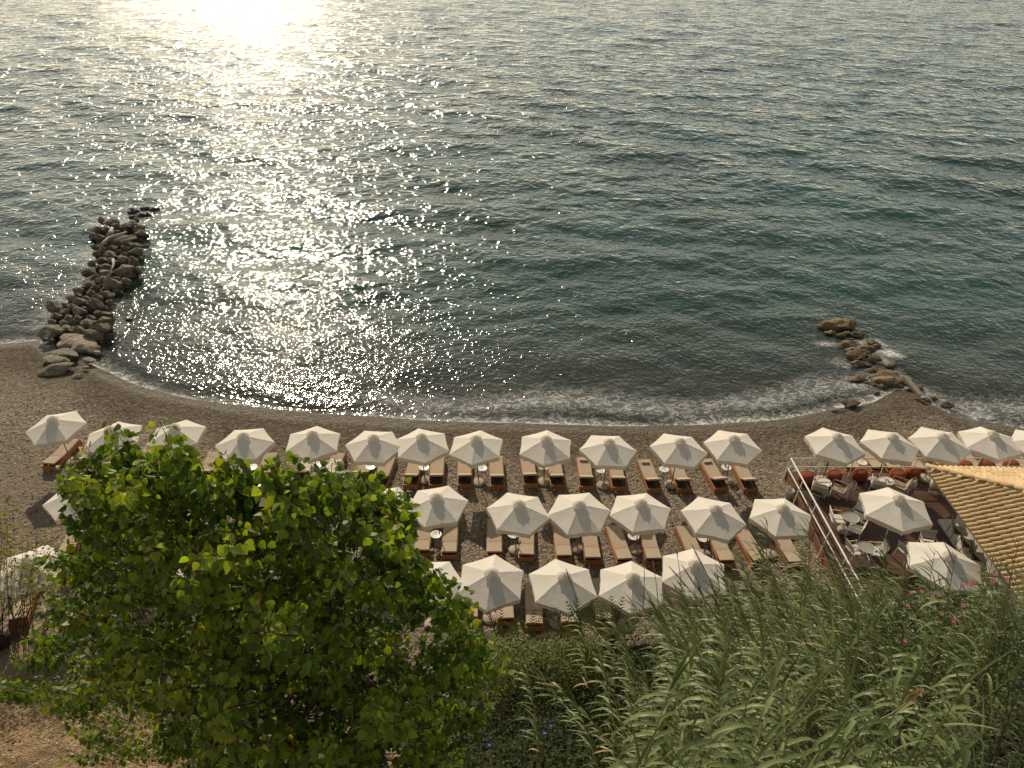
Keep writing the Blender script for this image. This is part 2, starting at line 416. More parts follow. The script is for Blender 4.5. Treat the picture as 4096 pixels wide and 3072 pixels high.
def soup(name, V, Fc, mat, parent=None, tone=None, smooth=True, kind='stuff'):
    """one mesh from numpy arrays: V (n,3), Fc list/array of faces with equal size"""
    V = np.asarray(V, dtype=np.float32); Fc = np.asarray(Fc, dtype=np.int32)
    me = bpy.data.meshes.new(name)
    me.vertices.add(len(V)); me.vertices.foreach_set('co', V.ravel())
    k = Fc.shape[1]; me.loops.add(Fc.size); me.loops.foreach_set('vertex_index', Fc.ravel())
    me.polygons.add(len(Fc)); me.polygons.foreach_set('loop_start', np.arange(0, Fc.size, k, dtype=np.int32))
    me.update(calc_edges=True)
    if smooth: me.polygons.foreach_set('use_smooth', np.ones(len(Fc), dtype=bool))
    if tone is not None:
        a = me.attributes.new('tone', 'FLOAT', 'POINT'); a.data.foreach_set('value', np.asarray(tone, dtype=np.float32))
    o = link(name, me, mat, parent)
    if kind: o['kind'] = kind
    return o
def frame_from(dirv, nrm):
    """rows: side, dir, normal"""
    d = dirv/np.linalg.norm(dirv, axis=-1, keepdims=True)
    s = np.cross(d, nrm); s /= np.maximum(np.linalg.norm(s, axis=-1, keepdims=True), 1e-6)
    n = np.cross(s, d); return s, d, n
def place_leaves(tv, tf, pos, dirv, nrm, size):
    """tv template verts (side, along, normal); returns V,F"""
    s, d, n = frame_from(dirv, nrm)
    sz = size[:, None, None]
    V = pos[:, None, :] + sz*(tv[None, :, 0:1]*s[:, None, :] + tv[None, :, 1:2]*d[:, None, :] + tv[None, :, 2:3]*n[:, None, :])
    k = len(tv); Fc = (tf[None, :, :] + (np.arange(len(pos))*k)[:, None, None]).reshape(-1, tf.shape[1])
    return V.reshape(-1, 3), Fc

# ------------------------------------------------------------------ terrain
WL = -0.30
shore_px = [(-300, 1420), (0, 1374), (157, 1361), (215, 1400), (380, 1463), (556, 1543), (741, 1587), (926, 1620), (1111, 1645), (1296, 1661), (1482, 1672), (1667, 1682),
            (1852, 1687), (2037, 1690), (2222, 1697), (2408, 1700), (2593, 1702), (2778, 1700), (2963, 1690), (3100, 1680), (3263, 1656),
            (3344, 1637), (3438, 1623), (3486, 1612), (3527, 1588), (3588, 1556), (3680, 1570), (3710, 1607), (3751, 1631), (3812, 1662), (3873, 1680), (4000, 1700), (4096, 1716), (4400, 1745)]
SH = [at(x, y, WL) for x, y in shore_px]
shx = np.array([p.x for p in SH]); shy = np.array([p.y for p in SH])
def Ys(X): return np.interp(X, shx, shy)
def ss(a, b, x):
    t = np.clip((x-a)/(b-a), 0, 1); return t*t*(3-2*t)
def terr(X, Y):
    d = Y-Ys(X)
    zb = np.where(d < 0, np.minimum(0, WL-d*.13), np.maximum(WL-.10*d, -7))
    wr = ss(-3.0, 1.0, X)
    hr = .80*np.maximum(0, 16.3-Y); hl = .34*np.maximum(0, 14.8-Y)
    hh = hr*wr+hl*(1-wr)
    hh = np.minimum(hh, 12.5)
    und = .05*np.sin(X*1.3+Y*.7)*np.sin(Y*1.1-X*.4)
    return zb + hh + und*np.where(d < -3, 1, 0)*.6
def terrz(x, y): return float(terr(np.array([x]), np.array([y]))[0])

gx = np.concatenate([np.linspace(-400, -45, 12), np.arange(-40, 40.1, .3), np.linspace(45, 400, 12)])
gy = np.concatenate([np.linspace(-60, 2, 16), np.arange(2.3, 50, .3), np.linspace(51, 140, 24)])
X, Y = np.meshgrid(gx, gy); Z = terr(X, Y)
nx, ny = len(gx), len(gy)
ii = np.arange(nx*ny).reshape(ny, nx)
Fq = np.stack([ii[:-1, :-1], ii[:-1, 1:], ii[1:, 1:], ii[1:, :-1]], -1).reshape(-1, 4)
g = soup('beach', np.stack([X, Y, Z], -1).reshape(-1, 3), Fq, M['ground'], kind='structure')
D = Y-Ys(X)
def attr(o, name, arr):
    a = o.data.attributes.new(name, 'FLOAT', 'POINT'); a.data.foreach_set('value', np.asarray(arr, np.float32).ravel())
attr(g, 'wet', ss(-1.1, -.25, D)*(1-.8*ss(.2, 1.5, D)))
attr(g, 'weed', ss(-4.6, -1.6, D+.5*np.sin(X*.9)+.3*np.sin(X*2.3))*(1-.85*ss(-1.0, .6, D)))
attr(g, 'sand', (1-ss(-21, -15.5, X))*(1-ss(24, 28, Y))*.85)
hillw = np.where(X < 0, ss(16.6, 15.0, Y), ss(17.5, 16.3, Y)); wob = .7*np.sin(X*.9+Y*.4)+.4*np.sin(X*2.1+1)+.25*np.sin(X*4.3+Y*3); attr(g, 'hill', 1-np.clip(ss(13.6, 16.4, Y+wob), 0, 1))
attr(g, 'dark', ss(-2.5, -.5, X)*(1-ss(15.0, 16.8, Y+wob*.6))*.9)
g['label'] = 'shingle beach curving along the water and rising into a dry bank'

# ------------------------------------------------------------------ rocks data (photo measurements)
groL = [(1475,255,140,60),(1600,230,110,60),(1690,240,80,50),(1560,300,120,60),(1640,300,90,60),(1455,325,60,40),(1510,360,50,60),(1750,235,40,30),
(1130,370,100,80),(1230,390,180,90),(1290,430,120,80),(1395,430,140,70),(1470,395,100,50),(1075,475,90,100),(1155,470,80,70),(1550,450,150,80),(1570,505,150,90),(1110,560,100,80),(1330,590,250,70),(1450,560,120,60),(1070,660,90,70),(1140,690,90,80),(1250,670,120,80),(1385,680,100,80),(1500,650,120,80),(1600,655,80,50),(1510,710,130,90),(1050,740,60,70),(1220,740,150,90),(1310,710,60,50),(1380,740,80,60),(1560,790,70,60),(1120,810,140,90),(1220,810,90,60),(1360,790,130,80),(1480,830,130,160),(1010,850,80,100),(1170,890,160,100),(1180,950,180,80),(1380,920,220,160),(975,930,190,100),(1530,910,60,90),(1035,990,100,70),(1080,1040,110,80),(1150,1010,90,70),(1285,1010,100,60),(1400,1040,110,90),(990,1080,180,100),(1040,1120,110,80),(1265,1090,190,170),(870,1140,130,90),(930,1120,90,80),(1170,1120,90,60),(1190,1190,180,110),(1010,1170,110,80),(860,1200,90,60),(780,1220,120,80),(1090,1220,110,110),(950,1230,110,70),(885,1270,130,90),(1210,1270,80,70),(1060,1310,180,140),(600,1330,170,120),(720,1310,130,90),(810,1330,110,70),(720,1380,140,90),(880,1380,160,100),(1080,1390,110,70),(930,1350,90,70),(630,1430,110,70),(760,1440,120,70),(860,1450,110,80),(1010,1450,90,70),(1150,1480,170,130),(580,1490,90,80),(700,1500,100,60),(810,1500,100,90),(960,1500,170,110),(1130,1560,200,140),(730,1560,130,60)]
groL2 = [(1490,230,300,180),(1250,180,250,150),(820,210,420,200),(720,310,90,60),(820,320,80,70),(1700,130,140,160),(1000,160,160,90)]
groPale = [(1150,300,520,220),(1300,420,420,260),(950,640,420,220),(1180,350,600,280),(1040,550,480,230),(1400,460,280,170),(1400,630,200,110),(900,790,480,260),(1530,520,130,80),(1200,900,180,80),(1350,750,120,50)]
groR = [(545,320,90,50),(650,345,80,70),(705,330,70,60),(810,340,120,85),(740,390,80,40),(695,435,170,80),(960,415,110,75),(1000,450,80,60),(775,490,140,80),(905,470,150,80),(880,510,100,70),(785,560,200,100),(880,540,80,50),(970,560,110,70),(1010,580,60,50),(820,625,120,110),(895,635,80,60),(955,600,90,70),(1135,640,110,70),(960,690,90,50),(1040,700,150,70),(1110,740,190,90),(975,750,110,60),(1060,800,250,80),(1050,850,110,70),(1270,790,160,80),(1330,830,120,80),(1390,870,110,100),(1335,880,90,70),(1220,840,70,50),(950,820,110,60),(1000,910,60,35),(1480,980,90,60),(1690,1020,110,35),(800,770,160,50),(1560,960,70,30)]
def pL(u, v): return (u/2.765, 750+v/2.765)
def pL2(u, v): return (u/3.95, 1280+v/3.95)
def pR(u, v): return (3100+u/2.458, 1200+v/2.458)

# ------------------------------------------------------------------ sea
ts = np.concatenate([[-9, -6, -4, -2.6, -1.8, -1.35], np.linspace(-1.02, .92, 430), [1.2, 1.7, 2.6, 4, 6, 9]])
yl = [25.0]
while yl[-1] < 260: yl.append(yl[-1]+.17+.0055*(yl[-1]-25))
yl += [290, 340, 420, 560, 800, 1300, 2500, 6000]
yl = np.array(yl); T, Yw = np.meshgrid(ts, yl); Xw = T*(Yw+6)
cell = np.maximum(.17+.0055*(Yw-25), (Yw+6)*(1.94/430))
d_sh = Yw-Ys(Xw)
Zw = np.zeros_like(Xw)
wr_ = np.random.default_rng(5)
for k in range(46):
    lam = 1.1*(14/1.1)**(wr_.random()); th = R(-98+wr_.normal()*26)
    kk = 2*math.pi/lam; amp = .0085*lam**.95*(.6+.8*wr_.random())*.36; ph = wr_.random()*6.28
    arg = kk*(Xw*math.cos(th)+Yw*math.sin(th))+ph
    att = np.clip((lam/cell-2.2)/2.5, 0, 1)
    Zw += amp*att*(np.sin(arg)+.22*np.cos(2*arg))
calm = .12+.88*ss(0, 11, d_sh)
Zw = WL+Zw*calm*(Yw < 285)
# small swash ridge
Zw += .05*np.exp(-((d_sh-1.2-.3*np.sin(Xw*.8))/.5)**2)
foam = np.exp(-np.maximum(0, d_sh+.15)/(.40+.2*np.sin(Xw*.55+1)*np.sin(Xw*.23)))*.95
foam *= .75+.25*ss(-20, -8, Xw)
foam2 = .30*np.exp(-((d_sh-1.6-.5*np.sin(Xw*.5))/1.3)**2)*ss(-14, -3, Xw)
foam = np.maximum(foam, foam2)
rock_foam = [(1120,530,110,50,.75),(1010,420,80,45,.6),(860,410,70,25,.6),(500,430,120,30,.42),(1085,600,50,40,.5),(760,780,120,40,.42),(880,1030,60,40,.65),(1240,880,50,25,.5),(1980,1130,180,60,.55),(1620,1050,90,30,.5),(820,860,150,60,.4),(650,620,120,60,.34),(680,1075,90,30,.7)]
for u, v, w, h, a in rock_foam:
    P_ = at(*pR(u, v), WL); P2 = at(*pR(u+w, v), WL); P3 = at(*pR(u, v+h), WL)
    foam = np.maximum(foam, a*np.exp(-((Xw-P_.x)/(P2.x-P_.x))**2-((Yw-P_.y)/(P3.y-P_.y))**2))
for u, v, w, h in groL[::3]:
    P_ = at(*pL(u, v), WL); foam = np.maximum(foam, .30*np.exp(-((Xw-P_.x)/1.6)**2-((Yw-P_.y)/1.6)**2))
nx, ny = len(ts), len(yl); ii = np.arange(nx*ny).reshape(ny, nx)
Fq = np.stack([ii[:-1, :-1], ii[:-1, 1:], ii[1:, 1:], ii[1:, :-1]], -1)
keep = (d_sh[:-1, :-1] > -2.5).reshape(-1)
w = soup('sea', np.stack([Xw, Yw, Zw], -1).reshape(-1, 3), Fq.reshape(-1, 4)[keep], M['water'], kind='structure')
attr(w, 'dsh', np.clip(d_sh, -1, 100)); attr(w, 'foam', foam)

# ------------------------------------------------------------------ boulders
def rock_mesh(seed, flat=.75, sub=3, amp=.55):
    import bmesh
    bm = bmesh.new(); bmesh.ops.create_icosphere(bm, subdivisions=sub, radius=.5)
    off = Vector((seed*7.3, seed*3.1, seed*1.7)); r_ = random.Random(seed)
    planes = [(Vector((r_.uniform(-1, 1), r_.uniform(-1, 1), r_.uniform(-.6, 1))).normalized(), r_.uniform(.27, .40)) for _ in range(12)]
    for v in bm.verts:
        for n, dd in planes:
            k = v.co.dot(n)
            if k > dd: v.co -= n*(k-dd)*.95
        nn = mnoise.noise(v.co*2.2+off)*amp*.55+mnoise.noise(v.co*6+off)*amp*.22
        v.co *= 1+nn
        v.co.z *= flat
    me = bpy.data.meshes.new('boulder'); bm.to_mesh(me); bm.free()
    return me
RV = {}
for key in ('rock_l', 'rock_r', 'rock_pale'):
    RV[key] = []
    for s in range(8):
        me = rock_mesh(s+{'rock_l': 1, 'rock_r': 21, 'rock_pale': 41}[key], .8); me.materials.append(M[key]); RV[key].append(me)
def put_rock(key, px, py, wpx, hpx, zc, parent, hmul=1.0, name='boulder'):
    P = at(px, py, zc); D_ = pj(P)[2]
    wm = wpx/F*D_*1.18; hm = hpx/F*D_
    dy = hm/ .85
    o = link(name, rnd.choice(RV[key]), None, parent)
    ang = rnd.choice([0, math.pi])+rnd.uniform(-.3, .3)
    o.location = P; o.rotation_euler = (rnd.uniform(-.15, .15), rnd.uniform(-.15, .15), ang)
    o.scale = (wm*1.1, max(dy*.9, wm*.8), max(.6*wm, hm*1.45)*hmul)
    return o
ge = empty('rock_groyne'); tag(ge, 'long groyne of piled grey brown boulders running out to sea at left', 'groyne', 'rock groynes')
for (u, v, w_, h_) in groL:
    far = v < 340
    put_rock('rock_l', *pL(u, v), w_/2.765, h_/2.765, -.25 if far else .12+rnd.uniform(-.05, .2), ge)
for (u, v, w_, h_) in groL2: put_rock('rock_l', *pL2(u, v), w_/3.95, h_/3.95, .15, ge)
# lower course that fills the heap
lowL = [(1060,560),(1160,600),(1300,520),(1450,480),(1250,560),(1500,590),(1130,760),(1300,780),(1440,760),(1260,860),(1450,960),(1300,960),(1120,930),(1220,1040),(1340,1090),(1100,1100),(950,1180),(1130,1170),(1270,1180),(1000,1290),(1140,1250),(820,1270),(930,1310),(700,1340),(980,1390),(1130,1350),(800,1410),(920,1450),(1080,1450),(660,1480),(760,1500),(890,1540),(1050,1520),(620,1560),(1180,1420),(1240,640),(1180,520),(1320,460)]
for u, v in lowL: put_rock('rock_l', *pL(u, v), 150/2.765, 110/2.765, -.2, ge)
for (u, v, w_, h_) in groPale:
    big = w_ > 250
    put_rock('rock_pale', *pL2(u, v), w_/3.95*.92, h_/3.95, .0 if big else -.05, ge, .75 if big else .7)
gr = empty('rock_groyne'); tag(gr, 'short broken line of ochre boulders with surf off the gravel spit at right', 'groyne', 'rock groynes')
for (u, v, w_, h_) in groR: put_rock('rock_r', *pR(u, v), w_/2.458, h_/2.458, -.22 if v < 900 else -.2, gr, .75)
o = put_rock('rock_r', *pR(535, 240), 190/2.458, 100/2.458, -.12, gr, .8); o = put_rock('rock_r', *pR(700, 240), 210/2.458, 100/2.458, -.15, gr, .75); put_rock('rock_r', *pR(620, 225), 180/2.458, 80/2.458, -.1, gr, .8)
o = put_rock('rock_r', *pR(750, 1010), 160/2.458, 100/2.458, -.12, None, .8, 'shore_boulder'); tag(o, 'lone mossy boulder at the waterline left of the gravel spit', 'boulder')
o = put_rock('rock_r', *pR(630, 1095), 130/2.458, 40/2.458, -.25, None, .6, 'shore_boulder'); tag(o, 'low flat rock on the shingle just below the lone mossy boulder', 'boulder')
o = put_rock('rock_l', *pL(1420, 1450), 100/2.765, 50/2.765, WL-.02, None, .7, 'sea_rock'); tag(o, 'small rock just breaking the water right of the long groyne', 'rock')
# driftwood on the long groyne and slab on the short one
def drift(pts, r, label, zz=.75):
    P = [at(*pL(u, v), zz) for u, v in pts]
    n = len(P); c = P[0].copy()
    mb = MB().tube([p-c+Vector((0, 0, rnd.uniform(-.03, .03))) for p in P], [r*(1-.5*i/(n-1)) for i in range(n)], 7)
    o = build(mb, 'driftwood', M['drift'], None, True, c); tag(o, label, 'driftwood', 'driftwood on the groyne')
drift([(1210, 530), (1225, 490), (1240, 450)], .22, 'short stout driftwood log pointing seaward near the groyne tip', .6)
drift([(1110, 640), (1160, 600), (1200, 560), (1300, 530), (1400, 490)], .13, 'long pale forked driftwood branch lying across the groyne tip')
drift([(1270, 590), (1340, 560), (1420, 535)], .11, 'middle driftwood branch beside the long forked one')
drift([(1330, 600), (1420, 580), (1500, 555)], .10, 'thin driftwood branch at the right edge of the groyne tip')
drift([(1250, 790), (1255, 850), (1245, 890), (1210, 920)], .09, 'curved thin driftwood stick lying on boulders half way along the groyne')
P = at(*pR(1352, 845), .35); mb = MB().box((0, 0, 0), (.28, 1.3, .14), Matrix.Rotation(.35, 3, 'Z') @ Matrix.Rotation(.3, 3, 'X'))
o = build(mb, 'concrete_beam', M['concrete'], None, False, P); tag(o, 'pale concrete beam leaning on the last boulders of the short groyne', 'beam')

# ------------------------------------------------------------------ parasols
def canopy_mesh(Rr, drop, seed, n=7):
    mb = MB(); r_ = random.Random(seed)
    vs = {}; V = []; Fc = []
    for p in range(6):
        a0 = math.pi/3*p; a1 = a0+math.pi/3
        A = Vector((math.cos(a0), math.sin(a0), 0))*Rr; B = Vector((math.cos(a1), math.sin(a1), 0))*Rr
        ids = []
        for i in range(n+1):
            s = i/n; row = []
            for j in range(n+1):
                t = j/n
                P = (A*(1-t)+B*t)*s
                bul = math.sin(math.pi*t)
                inw = 1-.022*bul*s*s            # scalloped hem
                z = -drop*(s**.93) - .03*bul*s*(1.15-s) + .010*mnoise.noise(Vector((P.x*3+seed, P.y*3, p)))*s
                key = (p, round(P.x*inw, 4), round(P.y*inw, 4))
                if key not in vs: vs[key] = len(V); V.append((P.x*inw, P.y*inw, z))
                row.append(vs[key])
            ids.append(row)
        for i in range(n):
            for j in range(n):
                f = (ids[i][j], ids[i+1][j], ids[i+1][j+1], ids[i][j+1])
                f2 = []
                for q in f:
                    if q not in f2: f2.append(q)
                if len(f2) > 2: Fc.append(tuple(f2))
    mb.add(V, Fc); me = mb.mesh('canopy', True)
    return me
def valance_mesh(Rr, drop, seed, n=10, hgt=.2):
    mb = MB(); r_ = random.Random(seed); V = []; Fc = []
    for p in range(6):
        a0 = math.pi/3*p; a1 = a0+math.pi/3
        A = Vector((math.cos(a0), math.sin(a0), 0))*Rr; B = Vector((math.cos(a1), math.sin(a1), 0))*Rr
        base = len(V)
        for j in range(n+1):
            t = j/n; bul = math.sin(math.pi*t); P = (A*(1-t)+B*t)*(1-.022*bul)
            z = -drop-.03*bul*.15
            o = P.normalized()
            wob = .014*math.sin(t*17+p*2+seed)*(1 if 0 < j < n else 0)
            V.append((P.x*1.003, P.y*1.003, z+.002))
            Q = P*1.004+o*(.006+wob); V.append((Q.x, Q.y, z-hgt*.5))
            Q = P+o*(-.015+wob*1.7); V.append((Q.x, Q.y, z-hgt*(1-.10*math.sin(t*9+p+seed)*.5)-(.035 if j in (0, n) else 0)))
        for j in range(n):
            for k in range(2):
                a = base+j*3+k; Fc.append((a, a+3, a+4, a+1))
    mb.add(V, Fc); return mb.mesh('valance', True)
def cap_mesh(seed):
    V = []; Fc = []; r_ = random.Random(seed); n = 12
    prof = [(0.0, .12), (.07, .10), (.15, .045), (.25, -.02)]
    for i, (r, z) in enumerate(prof):
        for k in range(n*2):
            a = math.pi*k/n; s = 1
            rr = r*(1+(.10 if (k % 4 == 0) else (-.09 if k % 4 == 2 else 0))*(i/3))
            zz = z+((.03 if k % 4 == 2 else -.012)*(i/3))+r_.uniform(-.012, .012)*(i > 0)
            V.append((rr*math.cos(a), rr*math.sin(a), zz))
    m_ = n*2
    for i in range(3):
        for k in range(m_):
            a, b = i*m_+k, i*m_+(k+1) % m_; Fc.append((a, b, b+m_, a+m_))
    mb = MB().add(V, Fc); return mb.mesh('vent_cap', True)
DROP = .47
_disc = MB().lathe([(.05, 0), (.27, 0), (.29, .03), (.285, .06), (.24, .095), (.12, .115), (.05, .12)], 24).mesh('base_disc', True)
_sleeve = MB().tube([(0, 0, .1), (0, 0, .5)], .026, 8).mesh('sleeve')
_rib = MB().tube([(0.02, 0, -.03), (.6, 0, -.03-DROP*.5), (1.17, 0, -.02-DROP)], .009, 4).mesh('rib')
def make_parasol(Rr, seed, white=False, zt=2.40):
    root = empty('beach_parasol')
    link('base_disc', _disc, M['concrete'], root)
    pole = build(MB().tube([(0, 0, .1), (0, 0, zt-.02)], .021, 8), 'pole', M['white_metal'] if white else M['pole'], root)
    link('sleeve', _sleeve, M['steel'], pole)
    cn = link('canopy', canopy_mesh(Rr, DROP*Rr/1.2, seed), M['canvas'], root, (0, 0, zt))
    link('valance', valance_mesh(Rr, DROP*Rr/1.2, seed), M['valance'], root, (0, 0, zt))
    link('vent_cap', cap_mesh(seed), M['cap'], root, (0, 0, zt+.0))
    for k in range(6):
        r_ = link('rib', _rib, M['white_metal'], root, (0, 0, zt)); r_.rotation_euler = (0, 0, math.pi/3*k)
        r_.scale = (Rr/1.2, 1, Rr/1.2)
    return root
protos = [make_parasol(1.20, s) for s in (1, 2, 3)]
big = make_parasol(1.31, 4, True)
used = set()
def ordn(i): return ['first', 'second', 'third', 'fourth', 'fifth', 'sixth', 'seventh', 'eighth', 'ninth', 'tenth', 'eleventh', 'twelfth'][i]
def parasol(apex, vert, z0, label, group, proto=None):
    pr = proto or rnd.choice(protos)
    if pr.name in used: o = copy_tree(pr)
    else: o = pr; used.add(pr.name)
    A = at(*apex, z0+2.46)
    if vert:
        V = at(*vert, z0+2.40-DROP); yaw = math.atan2(V.y-A.y, V.x-A.x)
    else: yaw = rnd.uniform(0, 1)
    tx, ty = rnd.uniform(-.045, .045), rnd.uniform(-.045, .045)
    o.location = (A.x, A.y, z0); o.rotation_euler = (tx, ty, yaw)
    tag(o, label, 'parasol', group); return A
rowA = [((440,230),(210,345),r1),((900,320),(975,243),r1),((1410,310),(1515,252),r1),((1955,370),(1885,337),r1),((485,262),(530,207),r2),((985,288),(910,235),r2),
        ((1383,280),(1360,230),r2),((1835,298),(1868,248),r2),((372,296),(382,233),r3),((870,325),(715,277),r3),((1440,318),(1300,264),r3),((1898,290),(1775,250),r3)]
PA = []
used0 = {'names': set()}
for i, (a, v, rr) in enumerate(rowA):
    ex = {0: 'leftmost, tilted over a single lounger', 3: 'just right of the highest poplar shoots', 11: 'rightmost'}.get(i, ordn(i)+' from the left')
    PA.append(parasol(rr(*a), rr(*v), 0, f'white beach parasol in the row nearest the sea, {ex}', 'parasols in the row nearest the sea'))
rowB = [(r1(585,820), r1(495,770), 'leftmost, half behind poplar leaves'), ((560,1975), None, 'second from left, glimpsed through poplar leaves'), ((800,1980), None, 'third from left, hidden in poplar leaves'), ((1050,1985), None, 'fourth from left, hidden in poplar leaves'),
        ((1300,1990), None, 'fifth from left, glimpsed through poplar leaves'), (r2(1075,778), r2(1195,705), 'sixth from left, right corner clear of poplar'), (r2(1513,765), r2(1380,740), 'seventh from left, touching the poplar edge'),
        (r3(138,822), r3(275,795), 'eighth from left'), (r3(650,812), r3(485,762), 'ninth from left'), (r3(1148,826), r3(1188,760), 'tenth from left'), (r3(1720,860), r3(1575,770), 'eleventh from left'), (r4(275,862), r4(290,787), 'rightmost, beside the deck rail')]
PB = [parasol(a, v, 0, f'white beach parasol in the middle row, {t}', 'parasols in the middle row') for a, v, t in rowB]
rowC = [((100,2236), r1(350,1290), 'far left behind the bare bush'), ((430,2275), None, 'second from left, glimpsed through poplar leaves'), ((690,2290), None, 'third from left, hidden in poplar leaves'), (r2(1440,1400), r2(1590,1330), 'half hidden by the right edge of the poplar'),
        (r2(1930,1355), r2(1960,1260), 'first fully clear of the poplar'), (r3(492,1400), r3(427,1280), 'with a reed plume across it'), (r3(1065,1420), r3(1055,1262), 'second from the right'), (r3(1585,1305), r3(1565,1200), 'rightmost, behind tall reed plumes')]
PC = [parasol(a, v, 0, f'white beach parasol in the landward row, {t}', 'parasols in the landward row') for a, v, t in rowC]
DZ = .45
rowD = [(r4(705,275), r4(575,210), 'above the deck corner'), (r4(1150,285), r4(925,223), 'second from the deck corner'), (r4(1560,265), r4(1360,196), 'third from the deck corner'), (r4(1985,265), r4(1865,192), 'fourth from the deck corner'), (r4(2385,285), r4(2130,222), 'cut by the right frame edge')]
PD = [parasol(a, v, DZ, f'white parasol standing along the seaward deck rail, {t}', 'parasols along the seaward deck rail') for a, v, t in rowD]
parasol(r4(1225,790), r4(1135,698), DZ, 'large white parasol in the middle of the wooden deck', 'parasols on the deck floor', big)
parasol(r4(1600,1240), r4(1560,1132), DZ, 'large white parasol on the near side of the deck behind reed tips', 'parasols on the deck floor', big)

# ------------------------------------------------------------------ loungers and side tables
LW, LL = .62, 1.95
def cushion_mesh(L, W, T, nm):
    import bmesh
    bm = bmesh.new(); bmesh.ops.create_cube(bm, size=1)
    for v in bm.verts: v.co = Vector((v.co.x*W, (v.co.y+.5)*L, (v.co.z+.5)*T))
    bmesh.ops.bevel(bm, geom=bm.edges[:], offset=.02, segments=3, affect='EDGES')
    me = bpy.data.meshes.new(nm); bm.to_mesh(me); bm.free()
    return me
_mat_me = cushion_mesh(1.30, LW-.05, .075, 'mattress'); _back_me = cushion_mesh(.62, LW-.05, .075, 'back_cushion')
def end_board():
    h = .27; w = LW; mb = MB()
    xs = [(-w/2, 0), (-w/2+.1, 0), (-w/2+.15, .07), (w/2-.15, .07), (w/2-.1, 0), (w/2, 0), (w/2, h), (-w/2, h)]
    V = [(x, -.015, z) for x, z in xs]+[(x, .015, z) for x, z in xs]; n = 8
    return mb.add(V, [tuple(range(n)), tuple(reversed(range(n, 2*n)))]+[(i, i+n, (i+1) % n+n, (i+1) % n) for i in range(n)]).mesh('end_board')
_end = end_board()
_side = MB().box((0, LL/2, .17), (.028, LL-.034, .20)).box((0, .12, .035), (.028, .16, .07)).box((0, LL-.12, .035), (.028, .16, .07)).mesh('side_rail')
_slats = [MB().box((0, 0, 0), (LW-.062, .07, .018)).mesh('slat')]
_bf = MB().box((-LW/2+.075, .3, 0), (.03, .6, .03)).box((LW/2-.075, .3, 0), (.03, .6, .03)).box((0, .02, 0), (LW-.12, .04, .028)).box((0, .3, 0), (LW-.18, .04, .028)).mesh('backrest_frame')
_prop = MB().tube([(-LW/2+.1, 0, 0), (-LW/2+.1, .0, -.22), (LW/2-.1, .0, -.22), (LW/2-.1, 0, 0)], .012, 5).mesh('prop')
def make_lounger(up):
    root = empty('sun_lounger')
    link('end_board', _end, M['teak'], root, (0, .015, 0)); link('end_board', _end, M['teak'], root, (0, LL-.015, 0))
    link('side_rail', _side, M['teak'], root, (-LW/2+.014, 0, 0)); link('side_rail', _side, M['teak'], root, (LW/2-.014, 0, 0))
    for k in range(9): link('slat', _slats[0], M['teak'], root, (0, .70+k*.14, .245))
    link('mattress', _mat_me, M['cushion'], root, (0, .645, .262))
    Mx = Matrix.Translation((0, .63, .262)) @ Matrix.Rotation(math.pi, 4, 'Z') @ Matrix.Rotation(up, 4, 'X')
    link('backrest_frame', _bf, M['dark_wood'], root, mtx=Mx)
    b = link('back_cushion', _back_me, M['cushion'], root, mtx=Mx @ Matrix.Translation((0, -.005, .022)))
    if up > .3: link('prop', _prop, M['dark_wood'], root, mtx=Matrix.Translation((0, .25, .262+math.sin(up)*.38)))
    return root
Lup, Lfl = make_lounger(R(33)), make_lounger(R(7))
lused = set()
def lounger(near, far, label, group, flat=False):
    pr = Lfl if flat else Lup
    if pr.name in lused: o = copy_tree(pr)
    else: o = pr; lused.add(pr.name)
    Nn = at(*near, 0.0) if len(near) == 2 else Vector(near)
    if far is None: yaw = 0
    else:
        Fp = at(*far, .33); yaw = math.atan2(-(Fp.x-Nn.x), Fp.y-Nn.y)
    o.location = (Nn.x, Nn.y, 0.0); o.rotation_euler = (0, 0, yaw)
    tag(o, label, 'sun lounger', group); return o, Nn, yaw
_ttop = MB().lathe([(.2, 0), (.215, .004), (.22, .014), (.215, .022), (.2, .018)], 28).mesh('table_top', True)
_tleg = [MB().tube([(.15*math.cos(a), .15*math.sin(a), .5), (.02*math.cos(a+2.4), .02*math.sin(a+2.4), .27), (.2*math.cos(a+3.0), .2*math.sin(a+3.0), 0.01)], .008, 5).mesh('leg') for a in (.5, 2.07, 3.64, 5.21)]
_than = MB().tube([(-.035, 0, 0), (-.035, .02, .09), (0, .03, .11), (.035, .02, .09), (.035, 0, 0)], .007, 5).mesh('handle')
def make_table():
    root = empty('side_table')
    link('table_top', _ttop, M['table_white'], root, (0, 0, .5))
    for l in _tleg: link('leg', l, M['pole'], root)
    link('handle', _than, M['black'], root, (0, 0, .52)); return root
TB = make_table(); tfirst = [True]
def table(px, label, group='small white tables between the loungers', z0=0):
    o = TB if tfirst[0] else copy_tree(TB); tfirst[0] = False
    P = at(*px, z0+.52); o.location = (P.x, P.y, z0); o.rotation_euler = (0, 0, rnd.uniform(-.4, .4)); tag(o, label, 'table', group)
gA = 'sun loungers in the row nearest the sea'
